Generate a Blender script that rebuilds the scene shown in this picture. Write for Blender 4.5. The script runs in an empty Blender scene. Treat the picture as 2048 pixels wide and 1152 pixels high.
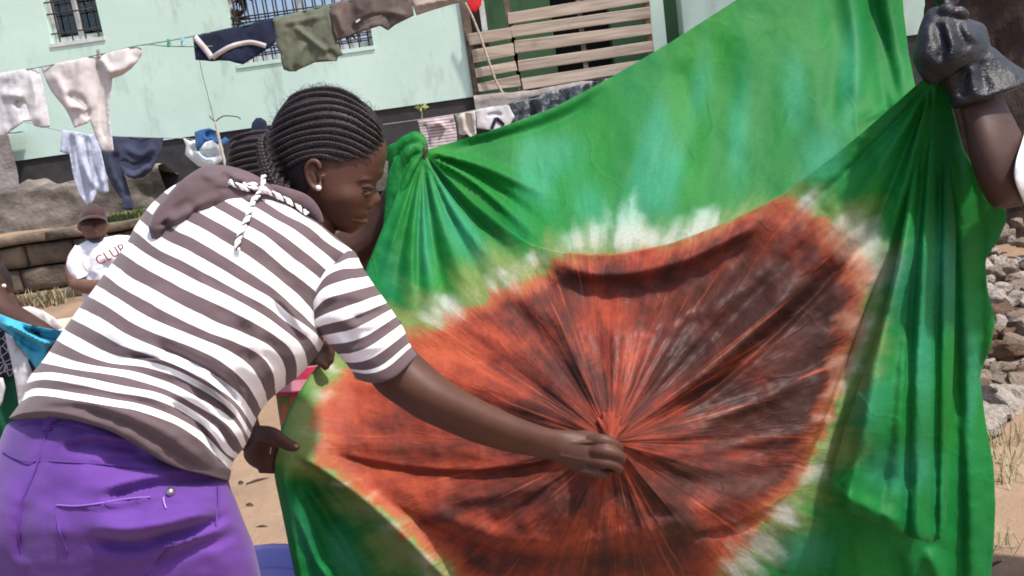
import bpy, bmesh, math, random
import numpy as np
from mathutils import Vector, Matrix, geometry, noise as mnoise

# ------------------------------------------------------------------ camera, sky, sun, exposure
R_ = math.radians
SC = bpy.context.scene
COL = SC.collection
FPX, CX, CY = 1607.0, 1024.0, 576.0          # focal length in picture units (picture 2048 wide)
CAM_H, PITCH, ROLL = 1.40, 11.0, -8.0
CAM_M = Matrix.Translation((0, 0, CAM_H)) @ Matrix.Rotation(R_(90 - PITCH), 4, 'X') @ Matrix.Rotation(R_(ROLL), 4, 'Z')
cam_data = bpy.data.cameras.new('camera')
cam_data.sensor_width = 36.0
cam_data.lens = FPX / 2048 * 36.0
cam_data.clip_start = 0.02
cam_data.clip_end = 2000
cam = bpy.data.objects.new('camera', cam_data)
COL.objects.link(cam)
cam.matrix_world = CAM_M
SC.camera = cam
SC.render.resolution_x, SC.render.resolution_y = 1024, 576

SUN_DIR = Vector((0.41, -0.25, 0.88)).normalized()      # towards the sun
world = bpy.data.worlds.new('World')
SC.world = world
world.use_nodes = True
wn = world.node_tree
sky = wn.nodes.new('ShaderNodeTexSky')
sky.sky_type = 'NISHITA'
sky.sun_disc = False
sky.sun_elevation = math.asin(SUN_DIR.z)
sky.sun_rotation = math.atan2(SUN_DIR.x, SUN_DIR.y)
sky.dust_density = 3.0
sky.air_density = 1.0
bgn = wn.nodes['Background']
wn.links.new(sky.outputs[0], bgn.inputs[0])
bgn.inputs[1].default_value = 0.15
sun_d = bpy.data.lights.new('sun', 'SUN')
sun_d.energy = 3.6
sun_d.angle = R_(2.5)
sun_d.color = (1.0, 0.955, 0.90)
sun_o = bpy.data.objects.new('sun', sun_d)
COL.objects.link(sun_o)
sun_o.rotation_euler = SUN_DIR.to_track_quat('Z', 'Y').to_euler()
sun_o.location = (0, 0, 20)
vs = SC.view_settings
vs.view_transform = 'Standard'
vs.look = 'None'
vs.exposure = 0.62
vs.gamma = 1.0
vs.use_curve_mapping = False
SC.cycles.use_denoising = True
SC.cycles.max_bounces = 6
SC.cycles.filter_width = 1.8

rng = np.random.default_rng(11)
random.seed(5)

# ------------------------------------------------------------------ helpers: space
_RM = np.array(CAM_M.to_3x3())
_T = np.array(CAM_M.translation)

def U(P):
    """picture column, row and distance in metres -> point in the place"""
    P = np.asarray(P, float)
    d = P[..., 2]
    loc = np.stack([(P[..., 0] - CX) / FPX * d, -(P[..., 1] - CY) / FPX * d, -d], -1)
    return loc @ _RM.T + _T

def U1(x, y, d):
    return Vector(U(np.array([x, y, d])))

def PX(W):
    L = (np.asarray(W, float) - _T) @ _RM
    d = -L[..., 2]
    return np.stack([L[..., 0] / d * FPX + CX, -L[..., 1] / d * FPX + CY, d], -1)

def on_y(x, y, Y):
    """point on the upright plane at distance Y"""
    r = U(np.array([x, y, 1.0])) - _T
    return Vector(_T + r * (Y / r[1]))

def on_z(x, y, z):
    r = U(np.array([x, y, 1.0])) - _T
    return Vector(_T + r * ((z - _T[2]) / r[2]))

def lin(r, g, b):
    f = lambda c: (c / 255 / 12.92) if c / 255 <= 0.04045 else ((c / 255 + 0.055) / 1.055) ** 2.4
    return (f(r), f(g), f(b))

# ------------------------------------------------------------------ helpers: noise, curves
def _hash(ix, iy, seed):
    n = (ix * 374761393 + iy * 668265263 + seed * 1442695041) & 0x7fffffff
    n = ((n ^ (n >> 13)) * 1274126177) & 0x7fffffff
    return ((n ^ (n >> 16)) & 0xffff) / 65535.0

def vnoise(x, y, seed=0):
    x = np.asarray(x, float); y = np.asarray(y, float)
    ix = np.floor(x).astype(np.int64); iy = np.floor(y).astype(np.int64)
    fx = x - ix; fy = y - iy
    fx = fx * fx * fx * (fx * (fx * 6 - 15) + 10); fy = fy * fy * fy * (fy * (fy * 6 - 15) + 10)
    a = _hash(ix, iy, seed); b = _hash(ix + 1, iy, seed); c = _hash(ix, iy + 1, seed); d = _hash(ix + 1, iy + 1, seed)
    return (a * (1 - fx) + b * fx) * (1 - fy) + (c * (1 - fx) + d * fx) * fy - 0.5

def fbm(x, y, seed=0, o=3):
    s = 0; a = 1.0
    for k in range(o):
        s = s + a * vnoise(x * 2 ** k, y * 2 ** k, seed + 17 * k); a *= 0.5
    return s

def resample(pts, fr):
    pts = np.asarray(pts, float)
    if len(pts) > 2:
        pts = spline(pts, 6)
    seg = np.linalg.norm(np.diff(pts[:, :2], axis=0), axis=1)
    L = np.concatenate([[0], np.cumsum(seg)])
    L /= max(L[-1], 1e-9)
    return np.stack([np.interp(fr, L, pts[:, k]) for k in range(pts.shape[1])], -1)

def spline(pts, sub):
    """Catmull-Rom through the points along axis 0"""
    P = np.asarray(pts, float)
    n = len(P)
    out = []
    for i in range(n - 1):
        p1, p2 = P[i], P[i + 1]
        p0 = P[i - 1] if i > 0 else 2 * p1 - p2
        p3 = P[i + 2] if i + 2 < n else 2 * p2 - p1
        for k in range(sub):
            t = k / sub
            out.append(0.5 * ((2 * p1) + (-p0 + p2) * t + (2 * p0 - 5 * p1 + 4 * p2 - p3) * t * t + (-p0 + 3 * p1 - 3 * p2 + p3) * t ** 3))
    out.append(P[-1])
    return np.array(out)

def seg_dist(xy, poly):
    """distance to a polyline, fraction along it, signed side"""
    poly = np.asarray(poly, float)
    best = np.full(xy.shape[:-1], 1e9); frac = np.zeros(xy.shape[:-1]); side = np.zeros(xy.shape[:-1])
    seg = np.linalg.norm(np.diff(poly, axis=0), axis=1); tot = seg.sum(); acc = 0
    for i in range(len(poly) - 1):
        a, b = poly[i], poly[i + 1]
        ab = b - a; l2 = (ab ** 2).sum()
        ap = xy - a
        t = np.clip((ap @ ab) / l2, 0, 1)
        q = ap - t[..., None] * ab
        d = np.linalg.norm(q, axis=-1)
        s = np.sign(ab[0] * ap[..., 1] - ab[1] * ap[..., 0])
        m = d < best
        best = np.where(m, d, best); frac = np.where(m, (acc + t * seg[i]) / tot, frac); side = np.where(m, s, side)
        acc += seg[i]
    return best, frac, side

def folds(xy, items):
    """relief towards the viewer's side, metres. item: (polyline, amplitude, width, kind)"""
    out = np.zeros(xy.shape[:-1])
    for it in items:
        poly, amp, wid = it[0], it[1], it[2]
        kind = it[3] if len(it) > 3 else 'ridge'
        p = spline(poly, 5) if len(poly) > 2 else np.asarray(poly, float)
        lo = p.min(0) - 4 * wid; hi = p.max(0) + 4 * wid
        m = ((xy >= lo) & (xy <= hi)).all(-1)
        if not m.any(): continue
        d, f, s = seg_dist(xy[m], p)
        tap = np.clip(np.minimum(f / 0.18, (1 - f) / 0.18), 0, 1)
        tap = tap * tap * (3 - 2 * tap)
        if kind == 'ridge':
            v = np.exp(-(d / wid) ** 2) * tap
        elif kind == 'fan':       # starts at a gather point, opens out, fades at the end
            w = wid * (0.25 + 0.75 * f)
            v = np.exp(-(d / w) ** 2) * np.clip(f / 0.06, 0, 1) * np.clip((1 - f) / 0.35, 0, 1)
        elif kind == 'crease':    # sharp on one side
            v = np.where(s > 0, np.exp(-(d / (wid * 0.25)) ** 2), np.exp(-(d / wid) ** 2)) * tap
        elif kind == 'crease2':
            v = np.where(s < 0, np.exp(-(d / (wid * 0.25)) ** 2), np.exp(-(d / wid) ** 2)) * tap
        out[m] += amp * v
    return out

def tps(ctrl):
    """smooth surface through (x, y, value) points"""
    C = np.asarray(ctrl, float); X = C[:, :2] / 500.0; n = len(C)
    def ph(r2): return 0.5 * r2 * np.log(r2 + 1e-12)
    K = ph(((X[:, None] - X[None]) ** 2).sum(-1)) + np.eye(n) * 1e-3
    A = np.zeros((n + 3, n + 3)); A[:n, :n] = K; A[:n, n] = 1; A[:n, n + 1:] = X; A[n, :n] = 1; A[n + 1:, :n] = X.T
    sol = np.linalg.solve(A, np.concatenate([C[:, 2], np.zeros(3)]))
    def f(x, y):
        q = np.stack([x, y], -1) / 500.0
        sh = q.shape[:-1]; q = q.reshape(-1, 2); out = np.empty(len(q))
        for i in range(0, len(q), 20000):
            b = q[i:i + 20000]
            out[i:i + 20000] = ph(((b[:, None] - X[None]) ** 2).sum(-1)) @ sol[:n] + sol[n] + b @ sol[n + 1:]
        return out.reshape(sh)
    return f

# ------------------------------------------------------------------ helpers: objects
def tag(o, label=None, cat=None, group=None, kind=None):
    if label: o['label'] = label
    if cat: o['category'] = cat
    if group: o['group'] = group
    if kind: o['kind'] = kind
    return o

def thing(name, label, cat, loc=(0, 0, 0), group=None):
    o = bpy.data.objects.new(name, None)
    COL.objects.link(o)
    o.location = loc
    o.empty_display_size = 0.1
    return tag(o, label, cat, group)

def wmat(o):
    M = Matrix.Translation(o.location) if o.rotation_euler[:] == (0, 0, 0) else Matrix.Translation(o.location) @ o.rotation_euler.to_matrix().to_4x4()
    return (wmat(o.parent) @ o.matrix_parent_inverse @ M) if o.parent else M

def adopt(o, parent):
    if parent is not None:
        o.parent = parent
        o.matrix_parent_inverse = wmat(parent).inverted()
    return o

def mesh_obj(name, verts, faces, mat, parent=None, smooth=True, attrs=None):
    me = bpy.data.meshes.new(name)
    me.from_pydata([tuple(map(float, v)) for v in verts], [], [tuple(map(int, f)) for f in faces])
    if attrs:
        for k, arr in attrs.items():
            a = me.attributes.new(k, 'FLOAT', 'POINT')
            a.data.foreach_set('value', np.asarray(arr, np.float32))
    me.update()
    if smooth:
        me.polygons.foreach_set('use_smooth', [True] * len(me.polygons))
    o = bpy.data.objects.new(name, me)
    COL.objects.link(o)
    if mat is not None: me.materials.append(mat)
    return adopt(o, parent)

class MB:
    """collects shapes of one part"""
    def __init__(s): s.v = []; s.f = []; s.n = 0
    def add(s, V, F):
        s.v.extend(map(tuple, np.asarray(V, float))); s.f.extend([tuple(i + s.n for i in f) for f in F]); s.n += len(V); return s
    def box(s, lo, hi):
        x0, y0, z0 = lo; x1, y1, z1 = hi
        return s.add([(x0, y0, z0), (x1, y0, z0), (x1, y1, z0), (x0, y1, z0), (x0, y0, z1), (x1, y0, z1), (x1, y1, z1), (x0, y1, z1)],
                     [(0, 3, 2, 1), (4, 5, 6, 7), (0, 1, 5, 4), (1, 2, 6, 5), (2, 3, 7, 6), (3, 0, 4, 7)])
    def bar(s, a, b, w, h, up=(0, 0, 1)):
        a = Vector(a); b = Vector(b); d = (b - a).normalized(); sd = d.cross(Vector(up)).normalized(); u = sd.cross(d)
        V = [p + sd * i * w / 2 + u * j * h / 2 for p in (a, b) for i, j in ((-1, -1), (1, -1), (1, 1), (-1, 1))]
        return s.add(V, [(0, 1, 2, 3), (7, 6, 5, 4), (0, 4, 5, 1), (1, 5, 6, 2), (2, 6, 7, 3), (3, 7, 4, 0)])
    def tube(s, pts, rad, n=10, sub=4, cap=True):
        P = np.asarray(pts, float)
        rad = np.broadcast_to(np.asarray(rad, float), (len(P),)) if np.ndim(rad) == 0 else np.asarray(rad, float)
        Q = np.concatenate([P, rad[:, None]], 1)
        if len(P) > 2 and sub > 1: Q = spline(Q, sub)
        P, rad = Q[:, :3], np.maximum(Q[:, 3], 1e-4)
        T = np.gradient(P, axis=0); T /= np.linalg.norm(T, axis=1)[:, None] + 1e-12
        nrm = np.cross(T[0], [0.3, 0.2, 1.0]); nrm /= np.linalg.norm(nrm)
        V = []; ang = np.arange(n) * 2 * np.pi / n
        for i in range(len(P)):
            nrm = nrm - T[i] * (nrm @ T[i]); nrm /= np.linalg.norm(nrm) + 1e-12
            bn = np.cross(T[i], nrm)
            V.append(P[i] + rad[i] * (np.cos(ang)[:, None] * nrm + np.sin(ang)[:, None] * bn))
        V = np.concatenate(V); F = []
        for i in range(len(P) - 1):
            for k in range(n):
                k2 = (k + 1) % n
                F.append((i * n + k, i * n + k2, (i + 1) * n + k2, (i + 1) * n + k))
        if cap:
            V = np.concatenate([V, [P[0] - T[0] * rad[0] * .6], [P[-1] + T[-1] * rad[-1] * .6]]); a = len(V) - 2; b = a + 1; l = (len(P) - 1) * n
            for k in range(n):
                k2 = (k + 1) % n
                F.append((a, k2, k)); F.append((b, l + k, l + k2))
        return s.add(V, F)
    def ball(s, c, r, seg=12, rings=8):
        r = np.broadcast_to(np.asarray(r, float), (3,)); c = np.asarray(c, float); V = []; F = []
        for i in range(rings + 1):
            t = np.pi * i / rings
            for k in range(seg):
                p = 2 * np.pi * k / seg
                V.append(c + r * np.array([np.sin(t) * np.cos(p), np.sin(t) * np.sin(p), np.cos(t)]))
        for i in range(rings):
            for k in range(seg):
                k2 = (k + 1) % seg
                F.append((i * seg + k, (i + 1) * seg + k, (i + 1) * seg + k2, i * seg + k2))
        return s.add(V, F)
    def build(s, name, mat, parent=None, smooth=True):
        return mesh_obj(name, s.v, s.f, mat, parent, smooth)

SURF = []     # registered near faces for laying things on top: (x, y, distance)

def surf(x, y, rad=7, only=None):
    best = 9.0
    for nm, A in SURF:
        if only and nm not in only: continue
        m = (np.abs(A[:, 0] - x) < rad) & (np.abs(A[:, 1] - y) < rad)
        if m.any(): best = min(best, np.percentile(A[m, 2], 20))
    return best

def loft(stations, nf=28, sub=6, fold=None, wr=None, reg=None):
    """stations: dict(c=curve across the near side, d=distance, h=half depth[, hb, v, e, da, db]) -> verts, faces, v, u"""
    j = np.arange(nf + 1) / nf
    fr = (1 - np.cos(np.pi * j)) / 2
    rows = []; vs_ = []
    for k, s in enumerate(stations):
        c = resample(s['c'], fr)
        e = s.get('e', 1.0); sn = np.sin(np.pi * j) ** e
        base = s['d'] + s.get('da', 0) * (1 - fr) + s.get('db', 0) * fr
        front = np.stack([c[:, 0], c[:, 1], base - s['h'] * sn], -1)
        back = np.stack([c[:, 0], c[:, 1], base + s.get('hb', s['h']) * sn], -1)[1:-1][::-1]
        rows.append(np.concatenate([front, back])); vs_.append(s.get('v', k))
    G = spline(np.array(rows), sub)
    v = np.interp(np.arange(len(G)) / sub, np.arange(len(vs_)), vs_)
    Rn = G.shape[1]
    wgt = np.concatenate([np.sin(np.pi * j) ** 0.5, np.zeros(Rn - nf - 1)])
    if fold is not None:
        G[..., 2] -= folds(G[..., :2], fold) * wgt[None]
    if wr is not None:
        G[..., 2] -= wr(G[..., 0], G[..., 1]) * wgt[None]
    if reg: SURF.append((reg, G[:, :nf + 1].reshape(-1, 3)))
    M = len(G); V = U(G.reshape(-1, 3)); F = []
    for a in range(M - 1):
        for b in range(Rn):
            b2 = (b + 1) % Rn
            F.append((a * Rn + b, (a + 1) * Rn + b, (a + 1) * Rn + b2, a * Rn + b2))
    V = np.concatenate([V, U(G[0].mean(0))[None], U(G[-1].mean(0))[None]]); p = M * Rn; q = p + 1
    for b in range(Rn):
        b2 = (b + 1) % Rn
        F.append((p, b, b2)); F.append((q, (M - 1) * Rn + b2, (M - 1) * Rn + b))
    vv = np.concatenate([np.repeat(v, Rn), [v[0], v[-1]]])
    uu = np.concatenate([np.tile(np.concatenate([j, j[1:-1][::-1]]), M), [0.5, 0.5]])
    return V, F, vv, uu

def st(ax, ay, bx, by, d, h, **k):
    return dict(c=[(ax, ay), (bx, by)], d=d, h=h, **k)

def px_tube(mb, pts, rad, **k):
    return mb.tube(U(np.array(pts, float)), rad, **k)

def voxel(o, size, smooth=6, fac=0.5):
    m = o.modifiers.new('r', 'REMESH'); m.mode = 'VOXEL'; m.voxel_size = size; m.use_smooth_shade = True
    if smooth:
        s = o.modifiers.new('s', 'SMOOTH'); s.iterations = smooth; s.factor = fac
    dg = bpy.context.evaluated_depsgraph_get()
    me = bpy.data.meshes.new_from_object(o.evaluated_get(dg))
    mats = list(o.data.materials)
    o.modifiers.clear(); old = o.data; o.data = me; bpy.data.meshes.remove(old)
    if not me.materials:
        for m_ in mats: me.materials.append(m_)
    me.polygons.foreach_set('use_smooth', [True] * len(me.polygons))
    return o

def fill_poly(poly, sp):
    """triangles filling an outline (picture units), fine inside points"""
    poly = np.asarray(poly, float)
    P = []
    n = len(poly)
    for i in range(n):
        a, b = poly[i], poly[(i + 1) % n]; k = max(1, int(np.linalg.norm(b - a) / sp))
        for t in range(k): P.append(a + (b - a) * t / k)
    P = np.array(P); nb = len(P)
    lo, hi = poly.min(0), poly.max(0)
    gx, gy = np.meshgrid(np.arange(lo[0], hi[0], sp), np.arange(lo[1], hi[1], sp * 0.866))
    gx = gx + (np.arange(gx.shape[0]) % 2)[:, None] * sp / 2
    q = np.stack([gx.ravel(), gy.ravel()], -1)
    c = np.concatenate([poly, poly[:1]])
    ins = np.zeros(len(q), bool)
    for i in range(n):
        a, b = poly[i], poly[(i + 1) % n]
        cond = (a[1] > q[:, 1]) != (b[1] > q[:, 1])
        with np.errstate(divide='ignore', invalid='ignore'):
            xi = (b[0] - a[0]) * (q[:, 1] - a[1]) / (b[1] - a[1]) + a[0]
        ins ^= cond & (q[:, 0] < xi)
    d, _, _ = seg_dist(q, c)
    q = q[ins & (d > sp * 0.45)]
    A = np.concatenate([P, q])
    vo, eo, fo, *_ = geometry.delaunay_2d_cdt([Vector(p) for p in A], [(i, (i + 1) % nb) for i in range(nb)], [], 1, 1e-5)
    V = np.array([tuple(p) for p in vo])
    d, _, _ = seg_dist(V, c)
    return V, [tuple(f) for f in fo], d

def garment(name, poly, d, mat, parent=None, sp=6, puff=0.02, amp=0.012, fr=0.06, fold=(), seed=1, smoothp=True, dfn=None, hang=0.0):
    """a piece of clothing hung up: closed, two layers, with soft folds"""
    poly = np.asarray(poly, float)
    V, F, ed = fill_poly(poly, sp)
    base = np.full(len(V), float(d)) if dfn is None else dfn(V[:, 0], V[:, 1])
    puff = puff * 0.3
    w = 1 - np.exp(-ed / (1.2 * sp))
    rip = amp * (np.sin(V[:, 0] * fr + 3 * fbm(V[:, 0] * 0.012, V[:, 1] * 0.006, seed)) + 1.2 * fbm(V[:, 0] * 0.05, V[:, 1] * 0.015, seed + 3) - 0.8 * np.abs(fbm(V[:, 0] * 0.09, V[:, 1] * 0.035, seed + 7)) + 0.12 * fbm(V[:, 0] * 0.16, V[:, 1] * 0.12, seed + 9))
    base = base - rip
    fz = folds(V, fold) if len(fold) else 0
    fr_ = np.stack([V[:, 0], V[:, 1], base - puff * w - fz], -1)
    bk = np.stack([V[:, 0], V[:, 1], base + puff * w * 0.8 + 0.004], -1)
    n = len(V)
    allv = U(np.concatenate([fr_, bk]))
    faces = [tuple(reversed(f)) for f in F] + [tuple(i + n for i in f) for f in F]
    from collections import Counter
    cnt = Counter()
    for f in F:
        for a, b in zip(f, f[1:] + f[:1]): cnt[(min(a, b), max(a, b))] += 1
    for (a, b), c_ in cnt.items():
        if c_ == 1: faces.append((a, b, b + n, a + n))
    SURF.append((name, fr_))
    o = mesh_obj(name, allv, faces, mat, parent, True, {'gx': np.tile(V[:, 0], 2), 'gy': np.tile(V[:, 1], 2)})
    bm = bmesh.new(); bm.from_mesh(o.data); bmesh.ops.recalc_face_normals(bm, faces=bm.faces); bm.to_mesh(o.data); bm.free()
    return o

# ------------------------------------------------------------------ helpers: materials
class NT:
    def __init__(s, name):
        s.m = bpy.data.materials.new(name); s.m.use_nodes = True; s.t = s.m.node_tree; s.b = s.t.nodes['Principled BSDF']
    def n(s, typ, **kw):
        nd = s.t.nodes.new(typ)
        for k, v in kw.items(): setattr(nd, k, v)
        return nd
    def l(s, a, b): s.t.links.new(a, b)
    def inp(s, sock, v):
        if isinstance(v, (int, float)): sock.default_value = v
        elif isinstance(v, tuple): sock.default_value = v if len(v) == len(sock.default_value) else v + (1,)
        else: s.l(v, sock)
    def coord(s, scale=(1, 1, 1)):
        c = s.n('ShaderNodeTexCoord'); mp = s.n('ShaderNodeMapping'); mp.inputs['Scale'].default_value = scale
        s.l(c.outputs['Object'], mp.inputs['Vector']); return mp.outputs[0]
    def attr(s, nm):
        return s.n('ShaderNodeAttribute', attribute_name=nm).outputs['Fac']
    def noise(s, vec, scale, detail=3, rough=0.55):
        nd = s.n('ShaderNodeTexNoise'); s.l(vec, nd.inputs['Vector']); nd.inputs['Scale'].default_value = scale
        nd.inputs['Detail'].default_value = detail; nd.inputs['Roughness'].default_value = rough; return nd.outputs['Fac']
    def math(s, op, a, b=0.0, c=0.0, clamp=False):
        nd = s.n('ShaderNodeMath', operation=op, use_clamp=clamp)
        for i, v in enumerate((a, b, c)): s.inp(nd.inputs[i], v)
        return nd.outputs[0]
    def ramp(s, fac, stops, interp='LINEAR'):
        nd = s.n('ShaderNodeValToRGB'); cr = nd.color_ramp; cr.interpolation = interp
        while len(cr.elements) < len(stops): cr.elements.new(0.5)
        for e, (p, c) in zip(cr.elements, stops): e.position = p; e.color = (c + (1,)) if len(c) == 3 else c
        s.l(fac, nd.inputs[0]); return nd.outputs[0]
    def smooth(s, x, lo, hi):
        nd = s.n('ShaderNodeMapRange', interpolation_type='SMOOTHSTEP'); s.inp(nd.inputs[0], x)
        s.inp(nd.inputs[1], lo); s.inp(nd.inputs[2], hi); return nd.outputs[0]
    def mix(s, f, a, b, mode='MIX'):
        nd = s.n('ShaderNodeMix', data_type='RGBA', blend_type=mode); s.inp(nd.inputs[0], f); s.inp(nd.inputs[6], a); s.inp(nd.inputs[7], b); return nd.outputs[2]
    def xyz(s, x, y, z):
        nd = s.n('ShaderNodeCombineXYZ')
        for i, v in enumerate((x, y, z)): s.inp(nd.inputs[i], v)
        return nd.outputs[0]
    def bump(s, h, strength=0.3, dist=0.01):
        nd = s.n('ShaderNodeBump'); s.l(h, nd.inputs['Height']); nd.inputs['Strength'].default_value = strength; nd.inputs['Distance'].default_value = dist
        s.l(nd.outputs[0], s.b.inputs['Normal']); return nd
    def set(s, **kw):
        for k, v in kw.items(): s.inp(s.b.inputs[k.replace('_', ' ')], v)
        return s

def mk(name, c, c2=None, rough=0.85, scale=6, detail=4, lo=0.35, hi=0.65, bump=0.15, bscale=60, bdist=0.004, spec=0.3, coat=0, sheen=0):
    m = NT(name); v = m.coord()
    c2 = c2 or tuple(x * 0.8 for x in c)
    m.set(Base_Color=m.ramp(m.noise(v, scale, detail), [(lo, c), (hi, c2)]), Roughness=rough)
    m.b.inputs['Specular IOR Level'].default_value = spec
    if coat: m.b.inputs['Coat Weight'].default_value = coat
    if sheen: m.b.inputs['Sheen Weight'].default_value = sheen
    if bump: m.bump(m.noise(v, bscale, 4), bump, bdist)
    return m.m
# ------------------------------------------------------------------ ground
def sm(a, b, x):
    t = np.clip((np.asarray(x, float) - a) / (b - a), 0, 1); return t * t * (3 - 2 * t)

def ground_h(x, y):
    x = np.asarray(x, float); y = np.asarray(y, float)
    near = np.clip((30 - np.hypot(x, y)) / 20, 0, 1)
    rise = 0.42 * sm(4.2, 7.6, y) * (1 - sm(0.4, 2.6, x))
    return rise + near * (0.030 * fbm(x * 0.9, y * 0.9, 101) + 0.012 * fbm(x * 5, y * 5, 102))

def ground_material():
    m = NT('sandy_ground'); v = m.coord()
    a = m.ramp(m.noise(v, 1.1, 5), [(0.35, (0.235, 0.157, 0.106)), (0.55, (0.29, 0.20, 0.136)), (0.70, (0.195, 0.130, 0.088))])
    sp = m.smooth(m.noise(v, 26, 5, 0.7), 0.56, 0.70)
    a = m.mix(m.math('MULTIPLY', sp, 0.5), a, (0.22, 0.15, 0.10))
    pt = m.smooth(m.noise(v, 5, 4), 0.58, 0.72)
    a = m.mix(m.math('MULTIPLY', pt, 0.35), a, (0.36, 0.27, 0.19))
    m.set(Base_Color=a, Roughness=0.95); m.b.inputs['Specular IOR Level'].default_value = 0.1
    h = m.math('ADD', m.noise(v, 9, 6, 0.65), m.math('MULTIPLY', m.noise(v, 70, 4, 0.7), 0.4))
    m.bump(h, 0.55, 0.03)
    return m.m
M_GROUND = ground_material()
gx = np.concatenate([-np.geomspace(400, 9, 14)[:-1], np.arange(-9, 9.01, 0.12), np.geomspace(9, 400, 14)[1:]])
gy = np.concatenate([-np.geomspace(400, 2, 14)[:-1], np.arange(-2, 10.5, 0.12), np.geomspace(10.5, 600, 14)[1:]])
GX, GY = np.meshgrid(gx, gy)
GZ = ground_h(GX, GY)
nx_, ny_ = len(gx), len(gy)
F = [(j * nx_ + i, j * nx_ + i + 1, (j + 1) * nx_ + i + 1, (j + 1) * nx_ + i) for j in range(ny_ - 1) for i in range(nx_ - 1)]
tag(mesh_obj('ground', np.stack([GX, GY, GZ], -1).reshape(-1, 3), F, M_GROUND), kind='structure')
# sky behind everything is the world itself

# ------------------------------------------------------------------ materials of the house
def wall_material(name, c, c2, stain=(0.30, 0.38, 0.33)):
    m = NT(name); v = m.coord()
    a = m.ramp(m.noise(v, 0.9, 5), [(0.35, c), (0.65, c2)])
    s1 = m.smooth(m.noise(m.coord((1.6, 1.6, 0.5)), 2.2, 5, 0.7), 0.52, 0.70)
    a = m.mix(m.math('MULTIPLY', s1, 0.5), a, stain)
    s3 = m.smooth(m.noise(m.coord((0.7, 0.7, 0.7)), 1.3, 6, 0.65), 0.52, 0.66)
    a = m.mix(m.math('MULTIPLY', s3, 0.22), a, tuple(min(1, x * 1.25) for x in c))
    s2 = m.smooth(m.noise(v, 14, 5, 0.75), 0.60, 0.70)
    a = m.mix(m.math('MULTIPLY', s2, 0.30), a, stain)
    m.set(Base_Color=a, Roughness=0.85); m.b.inputs['Specular IOR Level'].default_value = 0.2
    m.bump(m.math('ADD', m.noise(v, 5, 4), m.math('MULTIPLY', m.noise(v, 60, 4), 0.4)), 0.25, 0.012)
    return m.m
M_MINT = wall_material('mint_plaster', (0.50, 0.66, 0.58), (0.55, 0.71, 0.63))
M_PORCH = wall_material('green_plaster', (0.19, 0.36, 0.16), (0.24, 0.42, 0.20), (0.10, 0.18, 0.09))
M_BLACK = mk('black_painted_plinth', (0.030, 0.029, 0.032), (0.055, 0.050, 0.050), rough=0.8, scale=5, bump=0.3, bscale=20, bdist=0.01)
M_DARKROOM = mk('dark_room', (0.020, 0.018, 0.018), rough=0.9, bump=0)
M_CONC = NT('worn_concrete')
_v = M_CONC.coord()
_a = M_CONC.ramp(M_CONC.noise(_v, 2.6, 6, 0.65), [(0.34, (0.09, 0.078, 0.070)), (0.50, (0.175, 0.150, 0.130)), (0.66, (0.27, 0.235, 0.205))])
_a = M_CONC.mix(M_CONC.math('MULTIPLY', M_CONC.smooth(M_CONC.noise(M_CONC.coord((1, 1, 0.4)), 3.4, 5, 0.7), 0.55, 0.72), 0.7), _a, (0.050, 0.042, 0.036))
M_CONC.set(Base_Color=_a, Roughness=0.95); M_CONC.bump(M_CONC.noise(_v, 18, 6, 0.7), 0.7, 0.03)
M_CONC = M_CONC.m
M_WOOD = NT('weathered_board')
_v = M_WOOD.coord((2, 6, 40)); _v2 = M_WOOD.coord()
_a = M_WOOD.ramp(M_WOOD.noise(_v, 1.0, 4), [(0.30, (0.30, 0.235, 0.185)), (0.55, (0.44, 0.36, 0.29)), (0.75, (0.52, 0.44, 0.365))])
_a = M_WOOD.mix(M_WOOD.math('MULTIPLY', M_WOOD.smooth(M_WOOD.noise(_v2, 4, 5, 0.7), 0.55, 0.75), 0.5), _a, (0.16, 0.12, 0.09))
M_WOOD.set(Base_Color=_a, Roughness=0.9); M_WOOD.bump(M_WOOD.noise(_v, 1.0, 4), 0.4, 0.006)
M_WOOD = M_WOOD.m
M_DKWOOD = mk('dark_old_wood', (0.10, 0.075, 0.055), (0.17, 0.13, 0.10), scale=14, rough=0.9, bump=0.4, bscale=50)
M_WHITEF = mk('white_window_paint', (0.62, 0.62, 0.60), (0.50, 0.50, 0.48), scale=20, rough=0.6)
M_IRON = mk('dark_iron_bar', (0.030, 0.026, 0.026), (0.055, 0.045, 0.040), scale=60, rough=0.6)
M_SKYREF = mk('pale_sky_reflection', (0.80, 0.81, 0.86), (0.72, 0.73, 0.80), scale=5, rough=0.85)  # colour of bright sky mirrored in the middle window
M_LEAFREFD = mk('dark_leaf_reflection', (0.050, 0.026, 0.030), (0.030, 0.020, 0.022), scale=40, rough=0.6)  # colour of dark foliage mirrored in the middle window
M_LEAFREFG = mk('green_leaf_reflection', (0.022, 0.040, 0.026), (0.035, 0.055, 0.034), scale=40, rough=0.6)  # colour of foliage mirrored in the left window
M_GLASS = NT('window_glass').set(Base_Color=(0.9, 0.95, 0.95), Roughness=0.06, Transmission_Weight=1.0, IOR=1.5).m
M_GLASSR = NT('sky_reflecting_glass').set(Base_Color=(0.86, 0.89, 0.96), Roughness=0.08, Transmission_Weight=1.0, IOR=1.5, Metallic=0.55).m

# ------------------------------------------------------------------ house
HY = 9.0
def hx(px, py): p = on_y(px, py, HY); return p.x, p.z
base = on_y(480, 255, HY)
house = thing('house', 'mint green plastered house with a black plinth, barred windows and an open porch', 'house', (base.x, HY, 0.6))
z_bot = 0.5 * (hx(70, 312)[1] + hx(940, 199)[1])          # underside of the mint plaster
xl = hx(-1700, 500)[0]
x_post = hx(934, 110)[0]
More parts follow.
